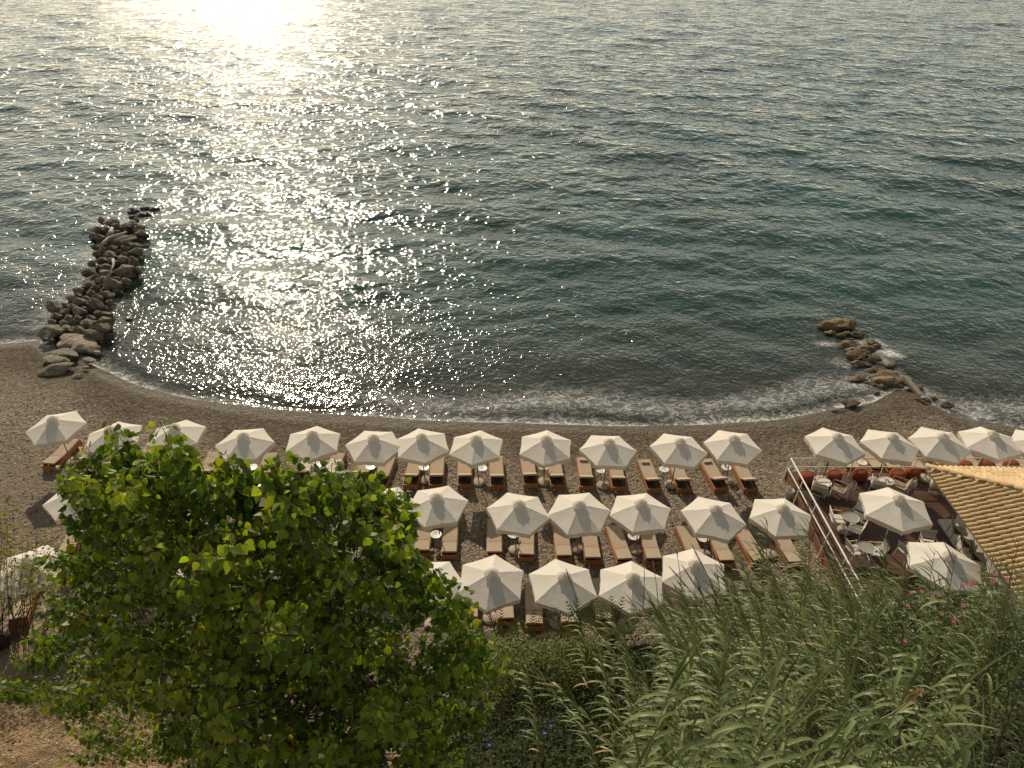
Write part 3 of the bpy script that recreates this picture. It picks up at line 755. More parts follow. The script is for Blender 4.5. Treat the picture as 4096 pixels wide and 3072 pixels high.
LA = [ # parasol index, side, near, far
 (0,'single',(405,675),(570,435),r1),(1,'left',(655,690),(790,440),r1),(1,'right',(890,730),(1010,500),r1),(2,'left',(1090,720),(1195,505),r1),(2,'right',(1440,750),(1500,515),r1),
 (3,'left',(1640,790),(1722,535),r1),(3,'right',(1925,830),(1965,580),r1),(4,'far left',(110,700),(160,455),r2),(4,'left',(395,690),(478,462),r2),(4,'right',(620,700),(700,463),r2),
 (5,'left',(868,700),(930,480),r2),(5,'right',(1040,730),(1112,480),r2),(6,'left',(1290,722),(1330,490),r2),(6,'right',(1498,722),(1512,480),r2),(7,'left',(1728,722),(1728,492),r2),(7,'right',(1990,727),(1982,492),r2),
 (8,'left',(247,715),(220,480),r3),(8,'right',(463,725),(440,500),r3),(9,'left',(697,736),(675,485),r3),(9,'right',(955,742),(925,490),r3),(10,'left',(1240,755),(1175,518),r3),(10,'right',(1483,756),(1415,520),r3),
 (11,'left',(1777,748),(1680,515),r3),(11,'right',(2013,755),(1925,512),r3)]
towels = []
for k, sd_, n_, f_, rr in LA:
    nm = {'single': 'beige sun lounger alone under the leftmost parasol of the sea row', 'far left': 'beige sun lounger standing between the fourth and fifth parasol of the sea row'}.get(sd_, f'beige sun lounger with raised back, {sd_} one under the {ordn(k)} parasol of the sea row')
    o, P, yw = lounger(rr(*n_), rr(*f_), nm, gA, k == 0)
    if k >= 8: towels.append((P, yw, f'rolled beige towel on the {sd_} lounger under the {ordn(k)} parasol of the sea row'))
    if k == 4 and sd_ in ('left', 'right'): towels.append((P, yw, 'W'+sd_))
for i, (u, rr) in {2:((1555,575),r1),3:((2030,640),r1),4:((545,520),r2),5:((970,535),r2),6:((1400,540),r2),7:((1866,546),r2),8:((350,535),r3),9:((812,562),r3),10:((1320,555),r3),11:((1822,540),r3)}.items():
    table(rr(*u), f'round white table with a dark handle beneath the {ordn(i)} parasol of the sea row')
gB = 'sun loungers in the middle row'
LB = [('alone behind poplar leaves at far left',(545,1395),(640,1085),r1),('left one under the seventh parasol',(1385,1275),(1410,985),r2),('right one under the seventh parasol',(1603,1290),(1617,985),r2),('left one under the eighth parasol',(1966,1290),(1966,1000),r2),('right one under the eighth parasol',(210,1310),(217,1030),r3),
 ('left one under the ninth parasol',(515,1318),(487,1025),r3),('right one under the ninth parasol',(745,1335),(715,1045),r3),('left one under the tenth parasol',(1000,1345),(925,1045),r3),('right one under the tenth parasol',(1233,1342),(1185,1070),r3),
 ('left one under the eleventh parasol',(1590,1350),(1495,1062),r3),('right one under the eleventh parasol',(1818,1358),(1740,1085),r3),('sunlit left one under the rightmost parasol',(2085,1355),(1965,1080),r3),('right one under the rightmost parasol',(368,1370),(255,1080),r4)]
for t, n_, f_, rr in LB: lounger(rr(*n_), rr(*f_), f'beige sun lounger of the middle row, {t}', gB, True)
for u, rr, t in [((1497,1080),r2,'seventh'),((108,1080),r3,'eighth'),((605,1075),r3,'ninth'),((1075,1095),r3,'tenth'),((1635,1110),r3,'eleventh')]:
    table(rr(*u), f'round white table beside the {t} parasol of the middle row')
gC = 'sun loungers in the landward row'
def r2b(u, v): return (1000+u/2.011, 2250+v/2.011)
LC = [('left one under the parasol clear of the poplar',(1765,510),(1772,215),r2b),('right one under the parasol clear of the poplar',(2057,520),(2040,215),r2b),('left one under the parasol with a reed plume',(275,1870),(265,1490),r3),
 ('right one under the parasol with a reed plume',(560,1860),(530,1520),r3),('left one under the second parasol from the right',(840,1830),(790,1510),r3),('right one under the second parasol from the right',(1410,1840),(1342,1520),r3),
 ('left one under the far left parasol behind the bush',(160,1930),(220,1620),r1),('right one beside the far left parasol behind the bush',(560,1990),(660,1560),r1)]
for t, n_, f_, rr in LC: lounger(rr(*n_), rr(*f_), f'beige lounger of the landward row, {t}', gC, True)
gD = 'sun loungers on the beach in front of the deck'
LDx = [q1(1420, 330), q1(1845, 320), q2(40, 350), q2(430, 340), q2(870, 320), q2(1350, 300), q2(1790, 290), q2(2180, 280)]
LDt = ['closest to the deck corner', 'second from the deck corner', 'third from the deck corner', 'fourth from the deck corner', 'fifth from the deck corner', 'sixth from the deck corner', 'seventh from the deck corner', 'cut by the frame edge']
for p_, t in zip(LDx, LDt):
    P = at(*p_, .3); lounger((P.x, 25.85, 0), None, f'beige sun lounger beyond the deck rail, {t}', gD, True)
table(q1(1570, 205), 'round white table beyond the deck rail near the deck corner'); table(q2(1235, 265), 'round white table beyond the rail near the right frame edge')
table(q2(10, 200), 'round white table beyond the rail between two parasol poles')
# towels
_tw = cushion_mesh(.17, .36, .085, 'folded_towel')
def draped(P, yw, label):
    mb = MB(); V = []; n, m_ = 12, 12; 
    for i in range(n+1):
        for j in range(m_+1):
            x = (j/m_-.5)*.74; y = .5+i/n*.95
            z = .345+.012*math.sin(i*1.9+j*.9)+.012*math.sin(j*1.7-i*.6)
            if y < .645: z -= (.645-y)*.1-.09
            if abs(x) > LW/2-.02: z -= (abs(x)-LW/2+.02)*3.2
            V.append((x+.02*math.sin(i*.8), y, z))
    Fc = [(i*(m_+1)+j, i*(m_+1)+j+1, (i+1)*(m_+1)+j+1, (i+1)*(m_+1)+j) for i in range(n) for j in range(m_)]
    o = build(mb.add(V, Fc), 'draped_towel', M['white_towel'], None, True, P); o.rotation_euler = (0, 0, yw)
    s = o.modifiers.new('solid', 'SOLIDIFY'); s.thickness = .012
    tag(o, label, 'towel', 'white towels draped on loungers')
for P, yw, t in towels:
    if t.startswith('W'): draped(P, yw, f'crumpled white towel draped over the {t[1:]} lounger under the fifth parasol of the sea row'); continue
    o = link('folded_towel', _tw, M['towel'], None)
    c = Matrix.Rotation(yw, 3, 'Z') @ Vector((-.02, LL-.36, .338))
    o.location = P+c; o.rotation_euler = (0, 0, yw+rnd.uniform(-.06, .06)); tag(o, t, 'towel', 'folded towels on the loungers')
P = at(*r3(1812, 530), .53); mb = MB().lathe([(.03, 0), (.035, .08), (.02, .12)], 10); o = build(mb, 'drink_bottle', M['olive'], None, True, P)
tag(o, 'small dark bottle on the white table under the rightmost sea row parasol', 'bottle')

# ------------------------------------------------------------------ deck
DX0, DX1, DY0, DY1 = 11.95, 30.0, 16.9, 25.45
deck = empty('wooden_deck', (DX0, DY0, 0)); tag(deck, 'raised terrace of dark red brown planks beside the tiled roof', 'deck')
npl = int((DY1-DY0)/.15); _pl = MB().box((0, 0, 0), (DX1-DX0-.06, .142, .035)).mesh('plank')
for k in range(npl+1):
    y = DY1-.075-k*.15
    skew = .03*(DY1-y)
    link('plank', _pl, M['deck'], deck, (((DX1-DX0)/2)+.03+skew*.6, y-DY0, DZ-.0175+rnd.uniform(-.003, .003)))
build(MB().box((0, (DY1-DY0)/2, .215), (.05, DY1-DY0, .43), Matrix.Rotation(-.018, 3, 'Z')), 'fascia_board', M['fascia'], deck, loc=(0.04, 0, 0))
build(MB().box(((DX1-DX0)/2, DY1-DY0+.03, .215), (DX1-DX0-.1, .04, .43)), 'fascia_board', M['fascia'], deck)
build(MB().box(((DX1-DX0)/2, (DY1-DY0)/2, .19), (DX1-DX0-.4, DY1-DY0-.3, .38)), 'substructure', M['dark_wood'], deck)
# railing
RZ = DZ+1.0
rail = empty('deck_railing', (11.9, 25.1, 0)); tag(rail, 'white painted steel railing with two rails along the deck edges', 'railing')
def rl(p): return Vector(p)-Vector((11.9, 25.1, 0))
cA, cB = Vector((11.85, 25.08, RZ)), Vector((12.18, 17.3, RZ)); cC = Vector((30, 25.75, RZ))
build(MB().tube([rl(cA), rl(cB)], .034, 8), 'top_rail', M['white_metal'], rail)
build(MB().tube([rl(cA), rl(cC)], .028, 8), 'top_rail', M['white_metal'], rail)
d_ = Vector((0, 0, -.46))
build(MB().tube([rl(cA+d_+Vector((-.06, 0, 0))), rl(cB+d_+Vector((-.06, 0, 0)))], .024, 8), 'middle_rail', M['white_metal'], rail)
build(MB().tube([rl(cA+d_), rl(cC+d_)], .022, 8), 'middle_rail', M['white_metal'], rail)
for k in range(6):
    t = k*1.43/7.79; p = cA.lerp(cB, t)
    if k: p = p+Vector((0, .0, 0))
    build(MB().tube([rl(p), rl(Vector((p.x-.2, p.y-.08, 0.0)))], .026, 6), 'post', M['white_metal'], rail)
for k in range(1, 14):
    p = cA.lerp(cC, k*1.36/18.16)
    build(MB().tube([rl(p), rl(Vector((p.x, min(p.y+.02, 25.53), .12)))], .022, 6), 'post', M['white_metal'], rail)
# poufs
def pouf_mesh():
    prof = [(.20, 0), (.285, .03), (.31, .12), (.315, .25), (.30, .36), (.25, .43), (.14, .462), (.02, .468)]
    return MB().lathe(prof, 24).mesh('pouf_body', True)
_pf = pouf_mesh(); _seam = MB()
_seam = MB().tube([(.30*math.cos(math.pi*i/10), 0, .28+.185*math.sin(math.pi*i/10)) if 0 < i < 10 else ((.305 if i == 0 else -.305), 0, .26) for i in range(11)], .009, 5).mesh('seam', True)
_loop = MB().tube([(0.24, -.04, .40), (.29, -.03, .44), (.31, 0, .45), (.29, .03, .44), (.24, .04, .40)], .014, 5).mesh('handle_loop', True)
pf = [(q1(600,530),'at the deck corner',.3),(q1(1075,500),'right of the first table',1.2),(q1(1512,470),'alone with a loop handle toward the left',2.9),(q2(95,560),'behind the second table',.8),(q2(352,515),'left of the third parasol base',.2),
      (q2(870,455),'first one half hidden by the roof tiles',1),(q2(1212,405),'second one half hidden by the roof tiles',2),(q2(1575,395),'third one half hidden by the roof tiles',.3),(q2(1970,390),'fourth one half hidden by the roof tiles',1.5)]
pproto = None
for px, t, a in pf:
    if pproto is None:
        pproto = empty('pouf'); link('body', _pf, M['pouf'], pproto); link('seam', _seam, M['pouf'], pproto); link('handle_loop', _loop, M['pouf'], pproto); o = pproto
    else: o = copy_tree(pproto)
    P = at(*px, DZ+.05); o.location = (P.x, P.y, DZ); o.rotation_euler = (0, 0, a); tag(o, f'rust orange fabric pouf on the deck, {t}', 'pouf', 'rust orange poufs along the deck rail')
# round deck tables
def round_table(px, rad, h, top, label, zpx):
    root = empty('round_table'); P = at(*px, DZ+zpx); root.location = (P.x, P.y, DZ)
    build(MB().lathe([(rad-.03, 0), (rad, .004), (rad+.004, .03), (rad-.008, .034), (rad-.015, .022), (rad-.03, .02)], 32), 'table_top', top, root, True, (0, 0, h))
    build(MB().tube([((rad+.002)*math.cos(a*math.pi/16), (rad+.002)*math.sin(a*math.pi/16), h+.03) for a in range(33)], .008, 5), 'rim', M['white_metal'], root)
    for k in range(4):
        a = k*math.pi/2+.5
        build(MB().tube([((rad-.06)*math.cos(a), (rad-.06)*math.sin(a), h), ((rad-.02)*math.cos(a+.15), (rad-.02)*math.sin(a+.15), .01)], .011, 6), 'leg', M['white_metal'], root)
    tag(root, label, 'table', 'round tables on the deck'); return P
round_table(q1(925,548), .285, .42, M['table_white'], 'low round white table by the railing corner', .44)
Pt = round_table(q1(1985,522), .285, .42, M['table_white'], 'low round white table holding a blue ashtray', .44)
round_table(q1(1380,1148), .30, .70, M['table_grey'], 'round grey stone topped dining table with three white chairs', .72)
round_table(r4(945,1185), .30, .70, M['table_grey'], 'round dining table behind reed leaves at the near end of the deck', .72)
o = build(MB().lathe([(.02, 0), (.05, 0), (.055, .045), (.04, .045), (.035, .015), (.01, .012)], 14), 'ashtray', M['blue'], None, True, (Pt.x+.02, Pt.y, DZ+.443)); tag(o, 'small dark blue ashtray on the second low white deck table', 'ashtray')
P = at(*q1(1280,1348), DZ+.1); o = link('base_disc', _disc, M['stucco_floor'], None, (P.x, P.y, DZ)); tag(o, 'empty round parasol base beneath the grey dining table', 'parasol base')
# tube lounge chairs
def make_lowchair():
    root = empty('lounge_chair'); w = .29
    for s in (-1, 1):
        build(MB().tube([(s*w, .30, .03), (s*w, .34, .3), (s*w, .30, .52), (s*w, -.28, .50), (s*w, -.30, .46), (s*w, -.36, .02)], .013, 6), 'side_frame', M['white_metal'], root)
        build(MB().tube([(s*w*.92, .3, .31), (s*w*.92, -.22, .22), (s*w*.92, -.46, .78)], .012, 6), 'seat_frame', M['white_metal'], root)
    build(MB().tube([(-w, .30, .03), (w, .30, .03)], .012, 6), 'cross_bar', M['white_metal'], root)
    build(MB().tube([(-w, -.345, .1), (w, -.345, .1)], .012, 6), 'cross_bar', M['white_metal'], root)
    b = build(MB().box((0, .03, .315), (.50, .50, .07), Matrix.Rotation(.16, 3, 'X')), 'seat_cushion', M['cushion'], root); bevel(b, .02)
    b = build(MB().box((0, -.30, .52), (.50, .06, .46), Matrix.Rotation(.40, 3, 'X')), 'back_cushion', M['cushion'], root); bevel(b, .02)
    for k in range(7):
        z = .33+k*.062; y = -.265-(z-.22)*.43-.045
        link('slat', _lcs, M['slat_white'], root, mtx=Matrix.Translation((0, y, z)) @ Matrix.Rotation(.40, 4, 'X'))
    return root
_lcs = MB().box((0, 0, 0), (.54, .014, .052)).mesh('slat')
lc = make_lowchair(); lcf = [True]
def rotz(fx, fy): return math.atan2(-fx, fy)
for px, z, (fx, fy), t in [(q1(850,610),.35,(.45,.9),'left of the first low table with its back to the camera'),(q1(1195,660),.35,(-.85,.45),'right of the first low table, seat facing it'),(q1(1850,570),.35,(.45,.9),'left of the ashtray table with its back to the camera'),
                        (q2(175,660),.35,(-.85,.45),'right of the ashtray table, seat facing it'),(q2(800,640),.35,(.45,.9),'half hidden under the roof edge')]:
    o = lc if lcf[0] else copy_tree(lc); lcf[0] = False
    P = at(*px, DZ+z); o.location = (P.x, P.y, DZ); o.rotation_euler = (0, 0, rotz(fx, fy)); tag(o, f'white tubular lounge chair, {t}', 'chair', 'white tubular lounge chairs on the deck')
def make_dining(mat, seatmat, name):
    root = empty(name); w = .26
    b = build(MB().box((0, 0, .44), (.50, .48, .03)), 'seat', seatmat, root); bevel(b, .01)
    b = build(MB().box((0, -.27, .70), (.50, .02, .34), Matrix.Rotation(.2, 3, 'X')), 'backrest', seatmat, root); bevel(b, .01)
    for s in (-1, 1):
        build(MB().tube([(s*w, .24, 0), (s*w, .22, .64)], .013, 6), 'leg', mat, root)
        build(MB().tube([(s*w, -.30, 0), (s*w, -.22, .45), (s*w, -.31, .88)], .013, 6), 'leg', mat, root)
        if name != 'metal_chair': build(MB().box((s*w, -.02, .65), (.035, .52, .02)), 'armrest', M['straw'] , root)
    build(MB().tube([(-w, .235, .2), (w, .235, .2)], .010, 5), 'cross_bar', mat, root)
    return root
dc = make_dining(M['white_metal'], M['table_white'], 'dining_chair'); dcf = [True]
for px, (fx, fy), t in [(q1(1140,1165),(.95,-.1),'left of the grey stone table'),(q1(1500,1120),(-.7,-.7),'far right of the grey stone table'),(q1(1455,1335),(-.8,.55),'near right of the grey stone table'),
                        (r4(850,1205),(.9,.2),'left of the near end table behind reeds'),(r4(1020,1215),(-.9,.1),'right of the near end table behind reeds'),(r4(1275,1215),(.8,.3),'left edge of the near large parasol'),(r4(1440,1155),(-.2,-.9),'showing only its back above the near large parasol')]:
    o = dc if dcf[0] else copy_tree(dc); dcf[0] = False
    P = at(*px, DZ+.45); o.location = (P.x, P.y, DZ); o.rotation_euler = (0, 0, rotz(fx, fy)); tag(o, f'white dining armchair, {t}', 'chair', 'white dining armchairs on the deck')
mc = make_dining(M['olive'], M['olive'], 'metal_chair'); mcf = [True]
for px, t in [(r4(1682,1062),'farthest of the three along the white wall'),(r4(1757,1168),'middle of the three along the white wall'),(r4(1832,1272),'nearest of the three along the white wall')]:
    o = mc if mcf[0] else copy_tree(mc); mcf[0] = False
    P = at(*px, DZ+.45); o.location = (P.x, P.y, DZ+.1); o.rotation_euler = (0, 0, rotz(.93, -.3)); tag(o, f'dark olive metal chair, {t}', 'chair', 'olive metal chairs by the wall')
# white bucket beside the deck
P = at(*r4(322,765), .15); root = empty('white_bin', (P.x, P.y, 0)); tag(root, 'small white bin standing on shingle against the deck side', 'bin')
build(MB().lathe([(.14, 0), (.17, .42), (.175, .43), (.16, .43), (.135, .02)], 18), 'body', M['table_white'], root, True)
build(MB().box((-.05, .12, .38), (.2, .02, .3), Matrix.Rotation(.4, 3, 'Z')), 'lid', M['table_white'], root)

# ------------------------------------------------------------------ building with tiled roof
EX, EY, EZ, K = 16.0, 22.72, 3.0, .36
bld = empty('tiled_building', (EX, 14, DZ)); tag(bld, 'low white building with terracotta barrel tile hip roof beside the deck', 'building')
off = Vector((EX, 14, DZ))
NX, NY = 26.0, 12.5
def put(mb, name, mat, smooth=False): return build(MB().add([Vector(v)-off for v in mb.v], mb.f), name, mat, bld, smooth)
# roof bed: left plane + sea plane, 8 cm thick
hx = 8.0
pts = [(EX+.03, EY-.03, EZ-.05), (EX+.03, NY, EZ-.05), (EX+hx, NY, EZ-.05+hx*K), (EX+hx, EY-hx, EZ-.05+hx*K), (NX+6, EY-.03, EZ-.05), (NX+6, EY-hx, EZ-.05+hx*K)]
V = pts+[(x, y, z-.1) for x, y, z in pts]
put(MB().add(V, [(0, 1, 2, 3), (0, 3, 5, 4), (9, 8, 7, 6), (10, 11, 9, 6), (0, 6, 7, 1), (4, 10, 6, 0), (1, 7, 8, 2)]), 'roof_bed', M['tile_bed'])
WX = 17.75
P1 = at(*r4(1660, 960), DZ+.12); WX = P1.x; WYf = P1.y
put(MB().box((WX+.1, (WYf+12.5)/2, 1.65), (.2, WYf-12.5, 2.5)), 'wall', M['plaster'])
put(MB().box((WX+2.1, WYf-.1, 1.65), (3.8, .2, 2.5)), 'wall', M['plaster'])
Ps = at(*r4(1530, 970), DZ+.12)
put(MB().box(((Ps.x+WX)/2, (WYf+12.5)/2, DZ+.06), (WX-Ps.x, WYf-12.5, .12)), 'terrace_step', M['stucco_floor'])
put(MB().box(((Ps.x+WX)/2+.02, WYf-.5, DZ+.2), (.3, .35, .16)), 'step_block', M['stucco_floor'])
for xx in (EX+2.6, EX+5.6, EX+9): put(MB().box((xx, EY-1.0, 1.65), (.14, .14, 2.6)), 'post', M['dark_wood'])
put(MB().box((EX+6, EY-.5, 2.86), (11, .12, .16)), 'beam', M['dark_wood'])
# tiles
def barrel(L, r0, r1, seg=7, arc=math.pi, th=.012, rise=.0):
    V = []; Fc = []
    for e, (y, r) in enumerate(((0, r0), (L, r1))):
        for q in (0, 1):
            for k in range(seg+1):
                a = arc*k/seg+(math.pi-arc)/2; rr = r-th*q; V.append((rr*math.cos(a), y, rr*math.sin(a)*.85))
    n = seg+1
    for k in range(seg):
        Fc.append((k, k+1, 2*n+k+1, 2*n+k)); Fc.append((n+k+1, n+k, 3*n+k, 3*n+k+1)); Fc.append((k+1, k, n+k, n+k+1))
    return MB().add(V, Fc).mesh('roof_tile', True)
EXP, PIT = .37, .205
_tile = barrel(.42, .088, .072); _ridge = barrel(.46, .115, .09)
sl = math.sqrt(1+K*K)
def tmat(o_, ax, up_):
    ay = ax.normalized(); zz = up_.normalized(); xx = ay.cross(zz).normalized(); zz = xx.cross(ay)
    m_ = Matrix.Identity(4)
    for i in range(3): m_[i][0] = xx[i]; m_[i][1] = ay[i]; m_[i][2] = zz[i]; m_[i][3] = o_[i]
    return m_
tl = []
upL = Vector((1, 0, K)); nL = Vector((-K, 0, 1)); upS = Vector((0, -1, K)); nS = Vector((0, K, 1))
y = EY-.12
while y > 13.2:
    run = min(EY-y, hx); n_ = int(run*sl/EXP)+1
    for i in range(n_):
        s0 = i*EXP-.06
        if s0+.1 > run*sl: break
        p = Vector((EX, y, EZ))+upL.normalized()*s0+nL.normalized()*(.012-.0*i)
        jit = Vector((0, rnd.uniform(-.006, .006), 0)); tl.append((p+jit, (upL+nL*(-.05)+Vector((0, rnd.uniform(-.012, .012), 0))), nL))
    y -= PIT
x = EX+.12
while x < EX+9.5:
    run = min(x-EX, hx); n_ = int(run*sl/EXP)+1
    for i in range(n_):
        s0 = i*EXP-.06
        if s0+.1 > run*sl: break
        p = Vector((x, EY, EZ))+upS.normalized()*s0+nS.normalized()*.012
        d__ = Vector((rnd.uniform(-.012, .012), 0, 0)); 
        if rnd.random() < .03: d__ = Vector((rnd.uniform(-.18, .18), 0, 0)); p = p+nS*.03
        tl.append((p, upS+nS*(-.05)+d__, nS))
    x += PIT
def vis(p):
    a, b, D_ = pj(p); return -60 < a < 4180 and b < 2500
tl.sort(key=lambda q: 0 if vis(q[0]) else 1)
tl_vis = [q for q in tl if vis(q[0])]
rest = tl[len(tl_vis):]
# largest in the photo first
tl_vis.sort(key=lambda q: pj(q[0])[2])
keepn = 290
for q in tl_vis[:keepn]:
    m_ = tmat(q[0]-off, q[1], q[2]); link('roof_tile', _tile, M['tile'], bld, mtx=m_)
tv = np.array([v.co[:] for v in _tile.vertices]); tf = np.array([list(p.vertices) for p in _tile.polygons])
VV = []; FF = []; cnt = 0
for q in tl_vis[keepn:]+rest:
    m_ = np.array(tmat(q[0]-off, q[1], q[2])); VV.append(tv @ m_[:3, :3].T+m_[:3, 3]); FF.append(tf+cnt); cnt += len(tv)
if VV: soup('roof_tiles', np.concatenate(VV), np.concatenate(FF), M['tile'], bld)
hd = Vector((1, -1, K)).normalized(); nh_ = Vector((0, 0, 1))
for i in range(16):
    p = Vector((EX-.02, EY+.02, EZ+.065))+hd*(i*.42)
    link('ridge_tile', _ridge, M['tile'], bld, mtx=tmat(p-off, -hd if False else hd, nh_))

# ------------------------------------------------------------------ leaf templates
def heart():
    pts = [(0, 0, 0), (.30, .02, .02), (.46, .22, .05), (.44, .45, .06), (.24, .75, .03), (0, 1.05, -.04), (-.24, .75, .03), (-.44, .45, .06), (-.46, .22, .05), (-.30, .02, .02), (0, .45, -.03)]
    fs = [(10, i, (i+1) % 10) for i in range(10)]
    return np.array(pts, float), np.array(fs)
hv, hf = heart()
simple_v = np.array([(0, 0, 0), (.34, .4, .05), (0, 1, -.02), (-.34, .4, .05)], float); simple_f = np.array([(0, 1, 2), (0, 2, 3)])
LEAFM = []
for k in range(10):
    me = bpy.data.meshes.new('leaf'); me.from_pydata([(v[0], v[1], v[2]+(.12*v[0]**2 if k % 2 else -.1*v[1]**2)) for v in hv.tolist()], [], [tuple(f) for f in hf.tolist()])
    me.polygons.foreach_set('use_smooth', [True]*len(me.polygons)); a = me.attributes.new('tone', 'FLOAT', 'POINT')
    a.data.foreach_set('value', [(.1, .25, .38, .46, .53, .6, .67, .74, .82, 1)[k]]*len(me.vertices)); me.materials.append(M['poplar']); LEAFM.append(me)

# ------------------------------------------------------------------ big poplar
pop_poly = [(255,1890),(330,1830),(430,1800),(520,1850),(600,1890),(700,1870),(800,1900),(900,1890),(1000,1910),(1100,1890),(1200,1910),(1300,1890),(1400,1920),(1500,1930),(1610,1980),(1655,2060),(1680,2180),(1730,2260),(1790,2330),(1860,2410),(1900,2500),(1950,2610),(1960,2700),(1920,2800),(1880,2900),(1880,3200),(820,3200),(700,3000),(560,2900),(420,2830),(330,2800),(150,2790),(130,2740),(300,2680),(150,2640),(110,2560),(190,2430),(290,2370),(230,2300),(170,2210),(300,2170),(300,2050),(260,1970)]
TX, TY = -2.35, 6.9
def D0(x, y):
    u = (x-1050)/900; v = (y-2350)/700
    d = 5.9+1.3*u*u+.35*max(0, v)
    d += .5*math.sin(x*.0085+1)*math.sin(y*.0105)+.38*math.sin(x*.021+y*.009)*math.sin(y*.019+1)
    if x < 900 and y > 2450: d += 5.0*((900-x)/900)*min(1, (y-2450)/420)
    return d
pos = []; dirs = []; nrms = []; sizes = []; tones = []; twigs = []
def add_twig(base, dv, L, nl, front, spread=1.0, dt=0.0):
    dt += rnd.gauss(0, .09)
    dv = dv.normalized(); tip = base+dv*L
    twigs.append((base, tip))
    for i in range(nl):
        t = (i+.5)/nl; p = base+dv*(L*t)
        a = rnd.uniform(0, 6.283); side = Vector((math.cos(a), math.sin(a), rnd.uniform(-.25, .45)))
        pet = side*rnd.uniform(.03, .075)*spread
        q = p+pet
        dr = (side*.7+Vector((0, 0, -rnd.uniform(.2, 1.2)))+dv*rnd.uniform(-.2, .4)).normalized()
        nn = Vector((rnd.gauss(0, .55), rnd.gauss(-.25, .55), .75+rnd.gauss(0, .3)))
        pos.append(q); dirs.append(dr); nrms.append(nn); sizes.append(rnd.uniform(.058, .096)*(1.0 if t < .85 else .75))
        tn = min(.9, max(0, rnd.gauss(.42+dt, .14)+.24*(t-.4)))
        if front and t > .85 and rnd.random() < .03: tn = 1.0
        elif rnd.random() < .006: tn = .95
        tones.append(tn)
n_tw = 0
while n_tw < 2900:
    x = rnd.uniform(60, 1980); y = rnd.uniform(1790, 3200)
    er = 45*math.sin(x*.023+y*.011)+35*math.sin(x*.05-y*.037+2)
    if not inpoly(x+(1000-x)*-.02+er*.6*(1 if x < 1000 else -1), y-abs(er)*.8*(y < 2300), pop_poly): continue
    if x < 800 and y > 2780 and rnd.random() < .35: continue
    if mnoise.noise(Vector((x*.0062, y*.0075, 5))) < -.12 and rnd.random() < .8: continue
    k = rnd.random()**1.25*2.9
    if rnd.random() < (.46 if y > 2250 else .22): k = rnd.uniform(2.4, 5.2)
    P = dep(x, y, D0(x, y)+k)
    outv = Vector((P.x-TX, P.y-TY, 0)); outv = outv.normalized() if outv.length > 0 else Vector((0, -1, 0))
    dv = outv*.55+Vector((rnd.gauss(0, .3), rnd.gauss(0, .3), .75))
    L = rnd.uniform(.28, .5)
    add_twig(P-dv.normalized()*L*.7, dv, L, rnd.randint(9, 14), k < 1.2, 1.0, .24*sstep(1.1, .2, k) if k < 1.1 else -.16); n_tw += 1  # young outer twigs lighter, inner ones darker: crown light and shade put into tone
# leading shoots that break the outline
shoots = [(440,1715,.62),(470,1730,.5),(350,1790,.4),(260,1880,.3),(640,1690,.62),(585,1790,.5),(690,1800,.45),(905,1810,.5),(960,1850,.4),(1110,1818,.5),(1085,1850,.4),(1240,1870,.35),(1330,1850,.3),(1480,1880,.42),(1590,1950,.35),(1440,1890,.3),(800,1850,.35),(1620,2020,.3),
          (1760,2290,.3),(1700,2230,.3),(1870,2390,.3),(1935,2560,.3),(2010,2650,.28),(1950,2830,.3),(165,2215,.28),(115,2560,.25),(70,2630,.25),(190,2420,.25),(280,2000,.3)]
for x, y, L in shoots:
    P = dep(x, y, D0(x, y)+.1)
    lean = Vector((-.25 if x < 1300 else .2, .12, 1))
    if y > 2180: lean = Vector((-.8 if x < 600 else .8, -.1, .5))
    add_twig(P-lean.normalized()*L, lean, L, int(L*110), True, 1.5)
    add_twig(P-lean.normalized()*L*1.9, lean, L, int(L*75), True, 1.7)
    for q in range(2):
        o_ = Vector((rnd.gauss(0, .06), rnd.gauss(0, .06), -.08-.08*q)); add_twig(P+o_-lean.normalized()*L, lean, L*.9, int(L*60), True, 1.3, .12)
# low sprays at lower left (further down the tree)
for k in range(70):
    t = rnd.random(); x = 20+t*420+rnd.gauss(0, 10); y = 2790+rnd.gauss(0, 28)-20*math.sin(t*6)
    P = dep(x, y, 11.2+rnd.uniform(-.3, .6)); add_twig(P, Vector((-.7, 0, .25)), .3, 8, False)
for k in range(120):
    x = rnd.uniform(330, 900); y = rnd.uniform(2860, 3060)
    if (x-330) < (3060-y)*.2: continue
    P = dep(x, y, 12.5+rnd.uniform(-.6, 1.5)); add_twig(P, Vector((-.5, 0, .4)), .4, 9, False)
pos = np.array([p[:] for p in pos]); dirs = np.array([p[:] for p in dirs]); nrms = np.array([p[:] for p in nrms]); sizes = np.array(sizes); tones = np.array(tones)
tree = empty('poplar_tree', (TX, TY, terrz(TX, TY))); tag(tree, 'large leafy green poplar rising in the foreground and hiding the left parasols', 'tree')
toff = np.array(tree.location[:])
dist = np.linalg.norm(pos-np.array([0, 0, H]), axis=1)
score = sizes/dist
